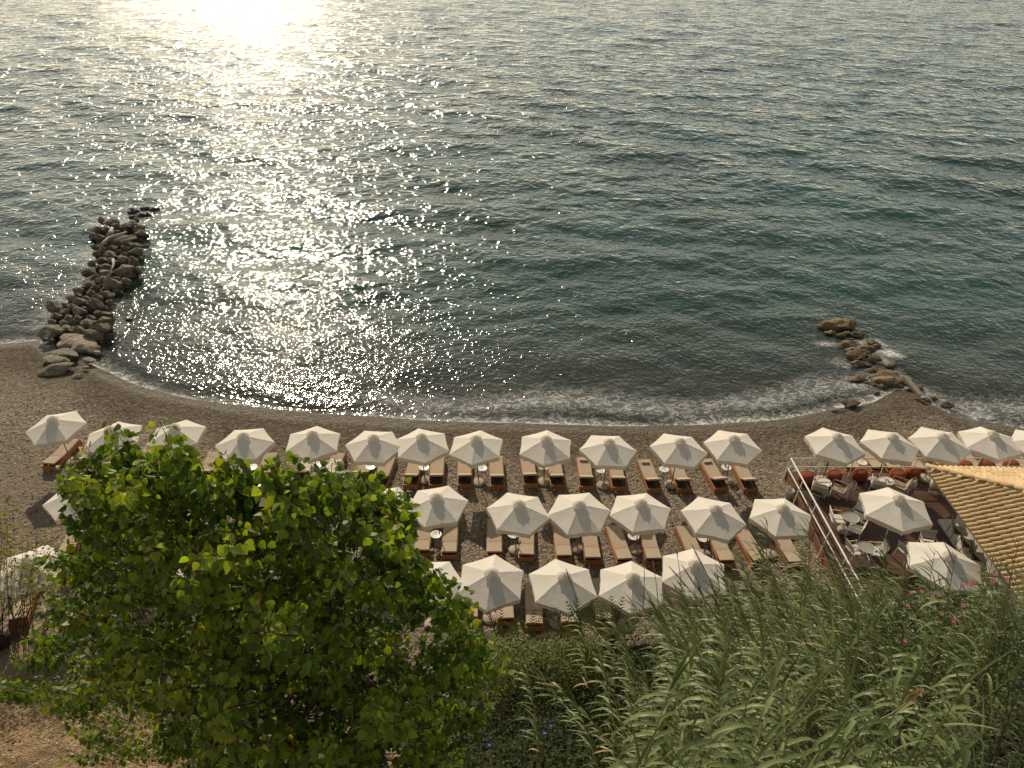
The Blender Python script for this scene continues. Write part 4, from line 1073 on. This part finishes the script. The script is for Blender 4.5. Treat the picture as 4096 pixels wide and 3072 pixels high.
# nearest unobstructed leaves become separate parts
order = np.argsort(-score); px_all = np.array([pj(p)[:2] for p in pos]); taken = []; gridm = {}
for i in np.argsort(dist):
    c = (int(px_all[i][0]//34), int(px_all[i][1]//34))
    if c in gridm or not (0 <= px_all[i][0] < 4096 and 0 <= px_all[i][1] < 3072): continue
    gridm[c] = i
cand = sorted(gridm.values(), key=lambda i: -score[i])[:295]
sel = np.zeros(len(pos), bool); sel[cand] = True
for i in cand:
    s_, d__, n__ = frame_from(dirs[i][None], nrms[i][None]); m_ = Matrix.Identity(4)
    for a in range(3): m_[a][0] = s_[0][a]*sizes[i]; m_[a][1] = d__[0][a]*sizes[i]; m_[a][2] = n__[0][a]*sizes[i]; m_[a][3] = pos[i][a]-toff[a]
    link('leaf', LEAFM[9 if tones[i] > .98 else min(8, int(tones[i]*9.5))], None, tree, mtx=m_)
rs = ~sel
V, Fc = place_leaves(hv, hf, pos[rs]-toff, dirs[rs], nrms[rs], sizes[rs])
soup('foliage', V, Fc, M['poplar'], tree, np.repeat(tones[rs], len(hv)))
# trunk and limbs
mb = MB(); tz0 = terrz(TX, TY)
zt = [0, 2, 4, 6, 8, 10, 12]
build(MB().tube([(.25*math.sin(z*.35), .2*math.sin(z*.28), z) for z in zt], [.30, .26, .22, .18, .14, .10, .05], 10), 'trunk', M['bark'], tree, True)
bt = rnd.sample(twigs[:2900], 56)
for b_, tip in bt:
    e = b_-Vector(toff); z1 = max(1.5, min(e.z-1.6, 11.0)); s = Vector((.25*math.sin(z1*.35), .2*math.sin(z1*.28), z1)); mid = s.lerp(e, .5)+Vector((e.x*.12, e.y*.12, -.25))
    build(MB().tube([s, s.lerp(mid, .6), mid, mid.lerp(e, .6)+Vector((0, 0, -.05)), e], [.055, .042, .03, .018, .009], 5), 'branch', M['bark'], tree, True)
mb = MB()
for b_, tip in twigs:
    o_ = Vector(toff); mb.tube([b_-o_-(tip-b_)*.6, b_-o_, tip-o_], [.006, .005, .003], 3, False)
tw = build(mb, 'twigs', M['twig'], tree); tw['kind'] = 'stuff'

# ------------------------------------------------------------------ giant reeds
def reedleaf(L, W, droop, seg=7, tone=.5):
    V = []; Fc = []
    p = Vector((0, 0, 0)); ang = .0
    for i in range(seg+1):
        t = i/seg; w_ = W*.62*min(1, .55+t*3.2)*(1-t)**.62 if t < 1 else .002
        c, s_ = math.cos(ang), math.sin(ang)
        V += [(-w_/2, p.y, p.z+w_*.16), (0, p.y, p.z), (w_/2, p.y, p.z+w_*.16)]
        ang -= droop/seg*(.75+t*.7)
        p = p+Vector((0, math.cos(ang), math.sin(ang)))*(L/seg)
    for i in range(seg):
        for k in (0, 1):
            a = i*3+k; Fc.append((a, a+1, a+4, a+3))
    return np.array(V, float), np.array(Fc)
RLV = [reedleaf(1, .125, dr) for dr in (.35, 1.2, 2.1, 2.8)]
RLM = []
for i, (v, f) in enumerate(RLV):
    for tn in (.3, .55, .8):
        me = bpy.data.meshes.new('leaf'); me.from_pydata(v.tolist(), [], [tuple(q) for q in f.tolist()])
        me.polygons.foreach_set('use_smooth', [True]*len(me.polygons)); a = me.attributes.new('tone', 'FLOAT', 'POINT'); a.data.foreach_set('value', [tn]*len(v)); me.materials.append(M['reed']); RLM.append(me)
reed_poly = [(2040,2640),(2130,2560),(2300,2470),(2460,2430),(2560,2390),(2680,2370),(2760,2310),(2860,2270),(2960,2190),(3010,2140),(3080,2150),(3180,2180),(3330,2170),(3450,2180),(3560,2150),(3640,2250),(3760,2310),(3880,2290),(3960,2230),(4030,2200),(4160,2160),(4160,3200),(2620,3200),(2560,3040),(2560,2960),(2620,2860),(2380,2800),(2150,2780)]
hole = [(2080,2560),(2330,2510),(2400,2640),(2560,2720),(2600,2850),(2440,2840),(2330,2740),(2150,2680)]
reeds = []
for x, y, D_ in [(2672,2515,9.5),(2935,2460,9.2),(2700,2700,7.8),(2850,2880,7.0),(3115,2625,7.6),(3190,2820,7.0),(3490,2510,8.6),(3565,2625,8.2),(3010,2745,7.4),(3330,2560,8.8),(3380,2760,7.2),(3640,2740,7.4),(2780,2600,8.8),(3060,2960,6.6),(3300,3000,6.3),
                 (3720,2560,8.4),(3880,2700,8),(3960,2560,9),(3800,2860,7.4),(3560,2980,6.6),(3960,2900,7.6),(2880,2680,8.2),(3220,2480,9.4),(3420,2420,10),(3060,2560,9),(4060,2700,8.6),(3900,2440,10)]:
    tip = dep(x, y, D_); lean = Vector((rnd.gauss(-.05, .12), rnd.gauss(0, .08), 0)); h = 4.2
    bx, by = tip.x-lean.x*h, tip.y-lean.y*h; b = Vector((bx, by, max(terrz(bx, by), tip.z-4.6))); reeds.append((b, tip, (tip-b).length, lean, D_, x, y))
tries = 0
while len(reeds) < 330 and tries < 60000:
    tries += 1
    bx, by = rnd.uniform(-1.0, 17.5), rnd.uniform(2.2, 16.2)
    if bx > by*1.05+4.5: continue
    h = rnd.uniform(3.2, 4.9)
    if by > 12.5: h = rnd.uniform(3.0, 4.9)
    far = sstep(7.0, 11.0, by)
    lean = Vector((-rnd.uniform(.3, 1.05), rnd.uniform(.05, .65), 0))*far*1.0+Vector((rnd.gauss(.05, .2), rnd.gauss(0, .15), 0))*(1.1-far*.3)
    if bx < 4 and by > 6: lean += Vector((-.35, .15, 0))
    b = Vector((bx, by, terrz(bx, by)-.05)); tip = b+lean*h*.62+Vector((0, 0, h*(.96-.16*min(1, lean.length))))
    x, y, D_ = pj(tip)
    if not (-50 < x < 4200) or D_ < 4.8: continue
    if y < 3200 and not inpoly(x, y, reed_poly): continue
    if y >= 3200 : 
        if rnd.random() > .12 or y > 3600 or x < 2450: continue
    if inpoly(x, y, hole) and rnd.random() < .93: continue
    if any((r_[1]-tip).length < .26 for r_ in reeds): continue
    reeds.append((b, tip, h, lean, D_, x, y))
band = [(2560,2400),(2760,2320),(2860,2280),(2960,2200),(3010,2150),(3080,2160),(3180,2190),(3330,2180),(3450,2190),(3560,2160),(3640,2255),(3760,2315),(3880,2295),(3960,2235),(4030,2205),(4160,2165),(4160,2480),(2560,2560)]
tries = 0; n0 = len(reeds)
while len(reeds) < n0+150 and tries < 60000:
    tries += 1
    x, y = rnd.uniform(2560, 4160), rnd.uniform(2150, 2560)
    if not inpoly(x, y, band) or (y < 2330 and rnd.random() < .3): continue
    D_ = 11.0+(2560-y)/400*3.4+rnd.uniform(-.8, .8); tip = dep(x, y, D_)
    lean = Vector((-rnd.uniform(.25, .9), rnd.uniform(.05, .5), 0))
    if x > 3500: lean = lean*.35
    bz = None; h = rnd.uniform(3.4, 4.6)
    bx, by = tip.x-lean.x*h*.62, tip.y-lean.y*h*.62; b = Vector((bx, by, max(terrz(bx, by)-.05, tip.z-5.2)))
    if tip.z-b.z < 1.2: continue
    reeds.append((b, tip, (tip-b).length, lean, D_, x, y))
# hand placed reeds and protruding tips
for x, y, D_ in [(3250,2060,12.5),(3070,2090,14),(3055,2130,14.2),(3230,2110,12.6),(3555,2165,13),(3640,2235,12),(3820,2240,9.8),(3740,2205,13),(3975,2215,10),(4075,2170,10),(2650,2420,13),(2740,2360,14),(2310,2440,16),(2430,2450,15)]:
    tip = dep(x, y, D_); h = 3.8; lean = Vector((-.12, .05, 0)); bx, by = tip.x-lean.x*h, tip.y-lean.y*h
    b = Vector((bx, by, max(terrz(bx, by), tip.z-4.6))); reeds.append((b, tip, (tip-b).length, lean, D_, x, y))
reeds.sort(key=lambda r_: r_[4])
def culm_pts(b, tip, lean, n=6):
    out = []
    up_ = (tip-b).z
    for i in range(n+1):
        t = i/n; hor = Vector((tip.x-b.x, tip.y-b.y, 0))*(t**1.7); out.append(b+hor+Vector((0, 0, up_*(t-.06*math.sin(math.pi*t)*0))))
    return out
nobj = 0; TV, TF, TTn, tc = [], [], [], 0
for idx, (b, tip, h, lean, D_, x, y) in enumerate(reeds):
    near = idx < 44
    solo = idx < 295
    root = empty('giant_reed', b) if solo else None
    if not solo: pass
    elif near: tag(root, 'tall giant reed with broad arching grey green leaves in the near clump at lower right', 'reed', 'broad leaved reeds in the near clump')
    elif x < 2650: tag(root, 'wind swept giant reed leaning left over the ivy bank', 'reed', 'reeds leaning over the ivy bank')
    elif x > 3450: tag(root, 'giant reed growing in front of the deck and tiled roof', 'reed', 'reeds in front of the deck')
    else: tag(root, 'wind bent giant reed behind the near clump below the middle loungers', 'reed', 'reeds below the middle loungers')
    P = culm_pts(b, tip, lean); Pl = [p-b for p in P]
    if solo: build(MB().tube(Pl, [.016, .015, .014, .012, .010, .007, .004], 5), 'culm', M['culm'], root)
    az0 = rnd.gauss(.0, .45) if near else rnd.uniform(0, 3.14)
    nlv = rnd.randint(20, 24) if near else rnd.randint(24, 31)
    VV = []; FF = []; TT = []; c = 0
    for k in range(nlv):
        t = (.48+.52*(k/(nlv-1))**.95) if near else (.36+.64*(k/(nlv-1))**.9)
        i = min(5, int(t*6)); q = Pl[i].lerp(Pl[i+1], t*6-i); ax = (Pl[i+1]-Pl[i]).normalized()
        az = az0+(math.pi if k % 2 else 0)+rnd.gauss(0, .2 if near else .4)
        o_ = Vector((math.cos(az), math.sin(az), 0))
        # wind drags the leaves to the upper left
        far = sstep(6.5, 9.5, D_)
        o_ = (o_+Vector((-1.05, .75, 0))*far).normalized()
        rise = (.42+2.6*max(0, (t-.88)/.12) if near else .45+1.3*max(0, (t-.82)/.18))+rnd.gauss(0, .12)+.25*far
        dv = (o_*1.0+ax*rise).normalized(); wd = 1.0 if near else 1.35
        L = (rnd.uniform(.60, .86) if near else rnd.uniform(.32, .58))*(1-.35*max(0, (t-.85)/.15))*(1.0 if D_ < 10 else .85)
        v_i = 0 if t > .93 else rnd.choice([2, 3, 3, 3] if near else ([1, 1, 2, 2] if D_ < 11 else [0, 1, 1, 2]))
        sd_ = dv.cross(Vector((0, 0, 1))).normalized(); nn = sd_.cross(dv).normalized()
        if near:
            tn = rnd.choice([0, 1, 1, 2]) ; m_ = Matrix.Identity(4)
            for a in range(3): m_[a][0] = sd_[a]*L; m_[a][1] = dv[a]*L; m_[a][2] = nn[a]*L; m_[a][3] = q[a]
            link('leaf', RLM[v_i*3+tn], None, root, mtx=m_); nobj += 1
        else:
            v_, f_ = RLV[v_i]; A_ = np.array([sd_[:], dv[:], nn[:]])
            W_ = (v_*np.array([wd, 1, 1])) @ (A_*L)+np.array(q[:]); VV.append(W_); FF.append(f_+c); c += len(v_)
            tn = min(.92, max(0, rnd.gauss(.5, .28))); 
            if t < .42 and rnd.random() < .3: tn = 1.0
            TT.append(np.full(len(v_), tn))
    if VV and solo: soup('foliage', np.concatenate(VV), np.concatenate(FF), M['reed'], root, np.concatenate(TT))
    elif VV:
        TV.append(np.concatenate(VV)+np.array(b[:])); TF.append(np.concatenate(FF)+tc); TTn.append(np.concatenate(TT)); tc += len(TV[-1])
if TV:
    o = soup('reed_thicket', np.concatenate(TV), np.concatenate(TF), M['reed'], None, np.concatenate(TTn))
    tag(o, 'far mass of wind bent reeds along the lower edge of the beach and deck', 'reed thicket')
# plumes
def plume(tip_px, foot_px, D_, L_, label, fluffy=False):
    T_ = dep(*tip_px, D_); B_ = dep(*foot_px, D_+.25)
    root = empty('reed_plume', B_); e = T_-B_; n = e.length
    sidev = e.cross(Vector((0, 0, 1))).normalized()
    pts = [Vector((0, 0, 0)), e*.33+sidev*.02, e*.66+sidev*.02, e]
    build(MB().tube(pts, [.009, .008, .006, .003], 5), 'stem', M['culm'], root)
    V = []; Fc = []; c = 0; r_ = random.Random(int(tip_px[0]))
    for k in range(260 if fluffy else 130):
        t = 1-r_.random()*L_; q = e*t
        w_ = (.05 if fluffy else .022)*math.sin(math.pi*min(1, max(.05, (t-(1-L_))/L_)))**.6
        a = r_.uniform(0, 6.28); rad = Vector((math.cos(a), math.sin(a), r_.uniform(-.3, .5)))
        p2 = q+rad*w_*1.0+e.normalized()*.07; s_ = rad.cross(e).normalized()*.004
        V += [q-s_, q+s_, p2]; Fc.append((c, c+1, c+2)); c += 3
    f_ = soup('plume', np.array([v[:] for v in V]), np.array(Fc), M['plume'], root); tag(root, label, 'reed plume', 'dry reed plumes')
plume((2768, 2180), (2870, 2390), 12, .5, 'thickest dry plume crossing the rightmost landward parasol')
plume((2680, 2270), (2790, 2400), 12, .5, 'left leaning dry plume over the rightmost landward parasol')
plume((2730, 2265), (2830, 2420), 12.2, .55, 'thin plume between two thicker ones on the rightmost landward parasol')
plume((2267, 2283), (2320, 2460), 13, .35, 'slim plume across the landward parasol left of centre')
plume((2708, 2210), (2728, 2420), 12.5, .1, 'bare upright stalk left of the thickest plume')
plume((2575, 2235), (2570, 2440), 12.5, .15, 'bare upright stalk over the second landward parasol from right')
plume((2612, 2250), (2635, 2470), 12.5, .2, 'second bare stalk beside the upright one on the same parasol')
plume((3672, 2768), (3520, 2880), 6.6, .42, 'fluffy orange brown plume standing out in the lower right reeds', True)
plume((3290, 2150), (3390, 2300), 12, .3, 'pale plume touching the empty parasol base on the deck')

# ------------------------------------------------------------------ ivy bank, shrub, undergrowth
def scatter(n, fx, szr, spread_up=.6):
    P_ = []; Dd = []; Nn = []; Sz = []
    for _ in range(n):
        p, nrm = fx()
        P_.append(p); a = rnd.uniform(0, 6.283)
        dd = Vector((math.cos(a), math.sin(a), rnd.gauss(-.3, .35))); nn = Vector((rnd.gauss(0, .45), rnd.gauss(0, .45), 1))*1.0+Vector(nrm)*.7
        Dd.append(dd[:]); Nn.append(nn[:]); Sz.append(rnd.uniform(*szr))
    return np.array(P_), np.array(Dd), np.array(Nn), np.array(Sz)
def mound(x, y): # height of the climbing plants above the slope
    return .55+.9*max(0, mnoise.noise(Vector((x*.55, y*.55, 3))))+.35*mnoise.noise(Vector((x*1.7, y*1.7, 8)))
ivy_poly = [(1820,2560),(1950,2520),(2050,2500),(2300,2490),(2480,2500),(2700,2560),(2900,2700),(3000,2900),(3000,3200),(1650,3200),(1700,2850)]
def fivy():
    while True:
        x = rnd.uniform(-2.6, 5.5); y = rnd.uniform(6.5, 16.2); z = terrz(x, y)
        hgt = mound(x, y)*sstep(16.6, 15.2, y)+.1
        k = 1-abs(rnd.gauss(0, .22)); p = (x, y, z+hgt*max(0, k))
        a, b, D_ = pj(p)
        if b < 2475+ (40 if a < 2000 else 0): continue
        return p, (0, .2, .6)
pp, dd, nn, szz = scatter(30000, fivy, (.055, .095))
tn = np.clip(rng.normal(.35, .2, len(pp)), 0, 1)
V, Fc = place_leaves(simple_v*np.array([1.35, 1, 1]), simple_f, pp, dd, nn, szz)
o = soup('ivy', V, Fc, M['ivy'], None, np.repeat(tn, 4)); tag(o, 'dark ivy and climbing plants covering the bank below the landward parasols', 'ivy')
# bright clipped shrub
sc = dep(2200, 2600, 18.6); shr = empty('green_shrub', (sc.x, sc.y, terrz(sc.x, sc.y))); tag(shr, 'rounded bright green shrub in front of the palms above the ivy', 'shrub')
def fsh():
    a = rnd.uniform(0, 6.283); e = math.asin(rnd.uniform(.0, 1)); lob = 1+.22*mnoise.noise(Vector((math.cos(a)*2, math.sin(a)*2, e*2)))*1.5
    k = lob*(1-abs(rnd.gauss(0, .13))); n_ = (math.cos(a)*math.cos(e), math.sin(a)*math.cos(e), math.sin(e))
    return (n_[0]*2.0*k, n_[1]*1.15*k, .3+n_[2]*1.75*k), n_
pp, dd, nn, szz = scatter(9000, fsh, (.05, .085)); tn = np.clip(rng.normal(.5, .22, len(pp)), 0, 1)
V, Fc = place_leaves(simple_v, simple_f, pp, dd, nn, szz); soup('foliage', V, Fc, M['shrub'], shr, np.repeat(tn, 4))
for k in range(7):
    a = k*.9; build(MB().tube([(.1*math.cos(a), .1*math.sin(a), -.1), (.6*math.cos(a), .4*math.sin(a), .8), (1.2*math.cos(a), .7*math.sin(a), 1.2)], [.03, .02, .01], 5), 'stem', M['twig'], shr)
# undergrowth among the reeds
def fund():
    while True:
        x = rnd.uniform(1.5, 16); y = rnd.uniform(3, 16)
        z = terrz(x, y); p = (x, y, z+abs(rnd.gauss(.5, .5)))
        return p, (0, 0, .3)
pp, dd, nn, szz = scatter(14000, fund, (.15, .32)); tn = np.clip(rng.normal(.2, .15, len(pp)), 0, 1)
V, Fc = place_leaves(simple_v*np.array([.3, 1, 1]), simple_f, pp, dd, nn, szz)
o = soup('undergrowth', V, Fc, M['ivy'], None, np.repeat(tn, 4)); tag(o, 'dark leafy undergrowth between the reed stems', 'undergrowth')
# violet flowers on ivy
fl = MB().add([(0, 0, 0)]+[(.05*math.cos(a*math.pi/3), .05*math.sin(a*math.pi/3), .03) for a in range(6)], [(0, 1+k, 1+(k+1) % 6) for k in range(6)]).mesh('violet_flower')
for i, (x, y) in enumerate([(1993,2538),(2020,2677),(2195,2908),(2175,2943),(2450,2740),(1962,2980),(2238,2478),(2390,2437),(2210,2482),(2570,2490)]):
    d_r = ray(x, y); D_ = 10.0
    while D_ < 30:
        p = dep(x, y, D_); 
        if p.z < terrz(p.x, p.y)+mound(p.x, p.y)*sstep(16.6, 15.2, p.y)+.12: break
        D_ += .1
    o = link('violet_flower', fl, M['violet'], None, p+Vector((0, -.05, .12))); o.rotation_euler = (.6, 0, i)
    tag(o, 'small violet blue trumpet flower among the ivy leaves', 'flower', 'violet flowers on the ivy bank')
# palms
def palm(px, D_, n, L, label, fan=False):
    c = dep(*px, D_); root = empty('small_palm', (c.x, c.y, terrz(c.x, c.y))); tag(root, label, 'palm', 'small palms behind the shrub')
    h = c.z-terrz(c.x, c.y); build(MB().tube([(0, 0, -.1), (0, 0, max(.2, h))], [.1, .07], 8), 'trunk', M['bark'], root)
    for k in range(n):
        a = 6.283*k/n+rnd.uniform(-.2, .2); el = rnd.uniform(.5, 1.25); V = []; Fc = []; c_ = 0
        P_ = Vector((0, 0, h)); d = Vector((math.cos(a)*math.cos(el), math.sin(a)*math.cos(el), math.sin(el)))
        m_ = 10; pts = [P_.copy()]
        for i in range(m_):
            P_ = P_+d*(L/m_); d = (d+Vector((0, 0, -.055))).normalized(); pts.append(P_.copy())
            s = d.cross(Vector((0, 0, 1))).normalized(); ll = L*.22*math.sin(math.pi*(.15+.8*i/m_))
            for sg in (-1, 1):
                t_ = P_+(s*sg+d*.75+Vector((0, 0, .1))).normalized()*ll; w_ = d*.022
                V += [(P_-w_)[:], (P_+w_)[:], t_[:]]; Fc.append((c_, c_+1, c_+2)); c_ += 3
        o = soup('frond', np.array(V), np.array(Fc), M['palm'], root, np.full(len(V), rnd.random()), kind=None)
palm((1995, 2570), 21.0, 9, .85, 'small feathery palm right of the poplar in front of the loungers')
palm((2115, 2565), 21.2, 9, .85, 'small feathery palm before the empty lounger of the landward row')
palm((2320, 2545), 19.5, 15, .95, 'spiky green palm below the landward parasol left of centre')
palm((2450, 2530), 19.0, 13, .9, 'spiky palm right beside the larger spiky palm')
# oleander
oc = dep(3860, 2480, 12.0); ol = empty('oleander', (oc.x, oc.y, terrz(oc.x, oc.y))); tag(ol, 'oleander bush with scattered pink blossoms among reeds below the roof', 'oleander')
hh_ = oc.z-terrz(oc.x, oc.y)
def fol():
    a = rnd.uniform(0, 6.283); e = math.asin(rnd.uniform(-.3, 1)); k = 1-abs(rnd.gauss(0, .2)); n_ = (math.cos(a)*math.cos(e), math.sin(a)*math.cos(e), math.sin(e))
    return (n_[0]*1.6*k, n_[1]*.9*k, hh_-.6+n_[2]*.9*k), n_
pp, dd, nn, szz = scatter(2600, fol, (.11, .18)); tn = np.clip(rng.normal(.3, .2, len(pp)), 0, 1)
V, Fc = place_leaves(simple_v*np.array([.3, 1, 1]), simple_f, pp, dd, nn, szz); soup('foliage', V, Fc, M['reed'], ol, np.repeat(tn, 4))
for k in range(8):
    a = k*.8; build(MB().tube([(0, 0, -.1), (.5*math.cos(a), .4*math.sin(a), hh_*.5), (1.0*math.cos(a), .7*math.sin(a), hh_-.4)], [.03, .02, .01], 5), 'stem', M['twig'], ol)
_bl = MB()
for q in range(7):
    a = q*.9; c0 = Vector((.018*math.cos(a*2), .018*math.sin(a*2), .006*q)); 
    _bl.add([c0]+[c0+Vector((.016*math.cos(b*1.2566), .016*math.sin(b*1.2566), .008)) for b in range(5)], [(0, 1+b, 1+(b+1) % 5) for b in range(5)])
_blm = _bl.mesh('blossom')
for (u, v) in [(1765,165),(1805,175),(1790,185),(1950,160),(1970,155),(1960,100),(1295,250),(1270,355),(1470,280),(1565,260),(1715,352),(1708,410),(1640,485),(1650,455),(1545,420),(1720,205),(2110,100),(2065,145),(1250,640),(1380,240)]:
    P = dep(2996+u/2.011, 2250+v/2.011, 10.4+rnd.uniform(-.2, .2)); link('blossom', _blm, M['pink'], ol, P-Vector((oc.x, oc.y, terrz(oc.x, oc.y))))

# ------------------------------------------------------------------ bare bush at left, rock, grass, litter
def ground_hit(x, y):
    D_ = 8.0
    while D_ < 60:
        p = dep(x, y, D_)
        if p.z <= terrz(p.x, p.y): return p
        D_ += .1
    return p
bp = ground_hit(55, 2560); bush = empty('bare_bush', bp); tag(bush, 'sparse bush with bare brown stems and tiny yellow green leaves at far left', 'bush')
pos2 = []; st = MB()
targets = [(20,2000),(60,2080),(10,2150),(90,2160),(150,2180),(210,2170),(260,2190),(330,2180),(60,2230),(120,2260),(180,2280),(250,2300),(300,2260),(20,2300),(200,2350),(330,2330),(-40,2100),(-60,2250),(100,2330),(270,2360),(150,2120),(0,2060),(40,2180),(230,2240)]
for j, (x, y) in enumerate(targets):
    T_ = dep(x, y, pj(bp)[2]-1.2+rnd.uniform(-.8, .8))-bp; s0 = Vector((rnd.uniform(-.7, .7), rnd.uniform(-.4, .4), 0)); md = s0.lerp(T_, .5)+Vector((T_.x*-.12, 0, .1))
    build(MB().tube([s0, s0.lerp(md, .5), md, md.lerp(T_, .5)+Vector((.05, 0, 0)), T_], [.017, .014, .010, .007, .004], 5), 'stem', M['twig'], bush)
    for q in range(46):
        t = rnd.uniform(.45, 1.05); c = md.lerp(T_, (t-.45)/.6*1.05); L_ = Vector((rnd.gauss(0, .22), rnd.gauss(0, .22), rnd.gauss(.05, .22))); pos2.append((c+L_)[:])
        if q % 4 == 0: st.tube([c, c+L_*.6+Vector((0, 0, .05)), c+L_], [.006, .005, .003], 3, False)
t_ = build(st, 'twigs', M['twig'], bush); t_['kind'] = 'stuff'
pos2 = np.array(pos2); nL_ = len(pos2)
V, Fc = place_leaves(simple_v*np.array([1.2, 1, 1]), simple_f, pos2, rng.normal(size=(nL_, 3)), rng.normal(size=(nL_, 3)), rng.uniform(.07, .12, nL_))
soup('foliage', V, Fc, M['sparse'], bush, np.repeat(rng.uniform(0, 1, nL_), 4))
sp_ = ground_hit(10, 2590); me = rock_mesh(90, 1.0, 3, .9); me.materials.append(M['stump'])
o = link('tree_stump', me, None, None, sp_+Vector((-.1, 0, .35))); o.scale = (1.0, .8, 1.3); tag(o, 'dark thick stump at the foot of the bare bush', 'stump')
for i, (x, y, w_, h_, t) in enumerate([(255, 2600, 190, 110, 'grey boulder half hidden by poplar leaves at left'), (45, 3000, 26, 16, 'small dark stone lying on the dry slope at lower left'), (35, 2965, 22, 12, 'small pale stone on the dry slope at lower left'), (870, 2975, 40, 34, 'pale pinkish stone seen through the poplar near the bottom')]):
    P = ground_hit(x, y); D_ = pj(P)[2]
    me = rock_mesh(60+i, .8); me.materials.append(M['soil_rock']); o = link('stone', me, None, None, P+Vector((0, 0, .02))); s = w_/F*D_; o.scale = (s, s*.8, s*.7); tag(o, t, 'stone')
P = ground_hit(228, 2845); o = rock_mesh(77, .8, 2, .6); o.materials.append(M['plastic']); o = link('plastic_bag', o, None, None, P+Vector((0, 0, .06))); o.scale = (.30, .22, .2); tag(o, 'crumpled pale blue plastic bag on the dry slope', 'plastic bag')
P = ground_hit(413, 3055); o = build(MB().lathe([(.03, 0), (.04, .12), (.035, .125), (.028, .01)], 12), 'paper_cup', M['table_white'], None, True, P); tag(o, 'small white cup dropped on the slope at bottom left', 'cup'); o.rotation_euler = (.5, .2, 0)
# litter + grass
def slope_pts(n, poly):
    out = []
    while len(out) < n:
        x = rnd.uniform(-60, 1900); y = rnd.uniform(2520, 3150)
        if poly(x, y): out.append((x, y))
    return out
lp = []
for _ in range(5200):
    x = rnd.uniform(-15, 1.5); y = rnd.uniform(3, 14.4)
    if x > 1.2-.2*y: continue
    lp.append((x, y, terrz(x, y)+.03))
lp = np.array(lp); n = len(lp); nn = np.stack([rng.normal(0, .35, n), rng.normal(0, .35, n), np.ones(n)], -1)
V, Fc = place_leaves(simple_v*np.array([1.2, 1, 1]), simple_f, lp, rng.normal(size=(n, 3))*np.array([1, 1, .15]), nn, rng.uniform(.05, .10, n))
o = soup('leaf_litter', V, Fc, M['litter'], None, np.repeat(rng.uniform(0, 1, n), 4)); tag(o, 'fallen pale brown leaves scattered over the dry slope', 'fallen leaves')
gp = []
while len(gp) < 11000:
    x = rnd.uniform(-17, 0.5); y = rnd.uniform(4, 16.0)
    if mnoise.noise(Vector((x*.6, y*.6, 0)))+.18*(y > 12.5)+.1 < rnd.uniform(-.1, .45): continue
    gp.append((x, y, terrz(x, y)))
gp = np.array(gp); n = len(gp)
V, Fc = place_leaves(np.array([(-.02, 0, 0), (.02, 0, 0), (.05, 1, 0)]), np.array([(0, 1, 2)]), gp, np.stack([rng.normal(0, .35, n), rng.normal(0, .35, n), np.ones(n)], -1), rng.normal(size=(n, 3)), rng.uniform(.15, .5, n))
o = soup('dry_grass', V, Fc, M['grass'], None, np.repeat(rng.uniform(0, 1, n), 3)); tag(o, 'dry yellow grass growing on the slope at lower left', 'grass')
# loose pebbles and weed scraps on the shingle
pb = []
for _ in range(9000):
    x = rnd.uniform(-24, 26); y = rnd.uniform(17.5, 31)
    if y > Ys(x)-.6 or (x > DX0-.1 and y < DY1+.1): continue
    pb.append((x, y, terrz(x, y)+.012))
pb = np.array(pb); n = len(pb)
pv = np.array([(-.5, -.4, 0), (.5, -.4, 0), (.5, .4, 0), (-.5, .4, 0), (0, 0, .45)], float); pf_ = np.array([(0, 1, 4), (1, 2, 4), (2, 3, 4), (3, 0, 4)])
V, Fc = place_leaves(pv, pf_, pb, rng.normal(size=(n, 3))*np.array([1, 1, .05]), np.tile([0, 0, 1.], (n, 1)), rng.uniform(.03, .09, n))
M['pebble'] = leafmat('pebble', [(0, (.06, .045, .03)), (.5, (.2, .15, .1)), (1, (.45, .38, .28))], .0, (1, 1, 1), .6, .02)
o = soup('pebbles', V, Fc, M['pebble'], None, np.repeat(rng.uniform(0, 1, n)**1.5, 5), smooth=False); tag(o, 'loose pebbles strewn over the shingle beach', 'pebbles')
print('reeds', len(reeds), 'reed leaf objs', nobj, 'leaves', len(pos), 'tiles', len(tl_vis), len(tl), 'objs', len(bpy.data.objects))
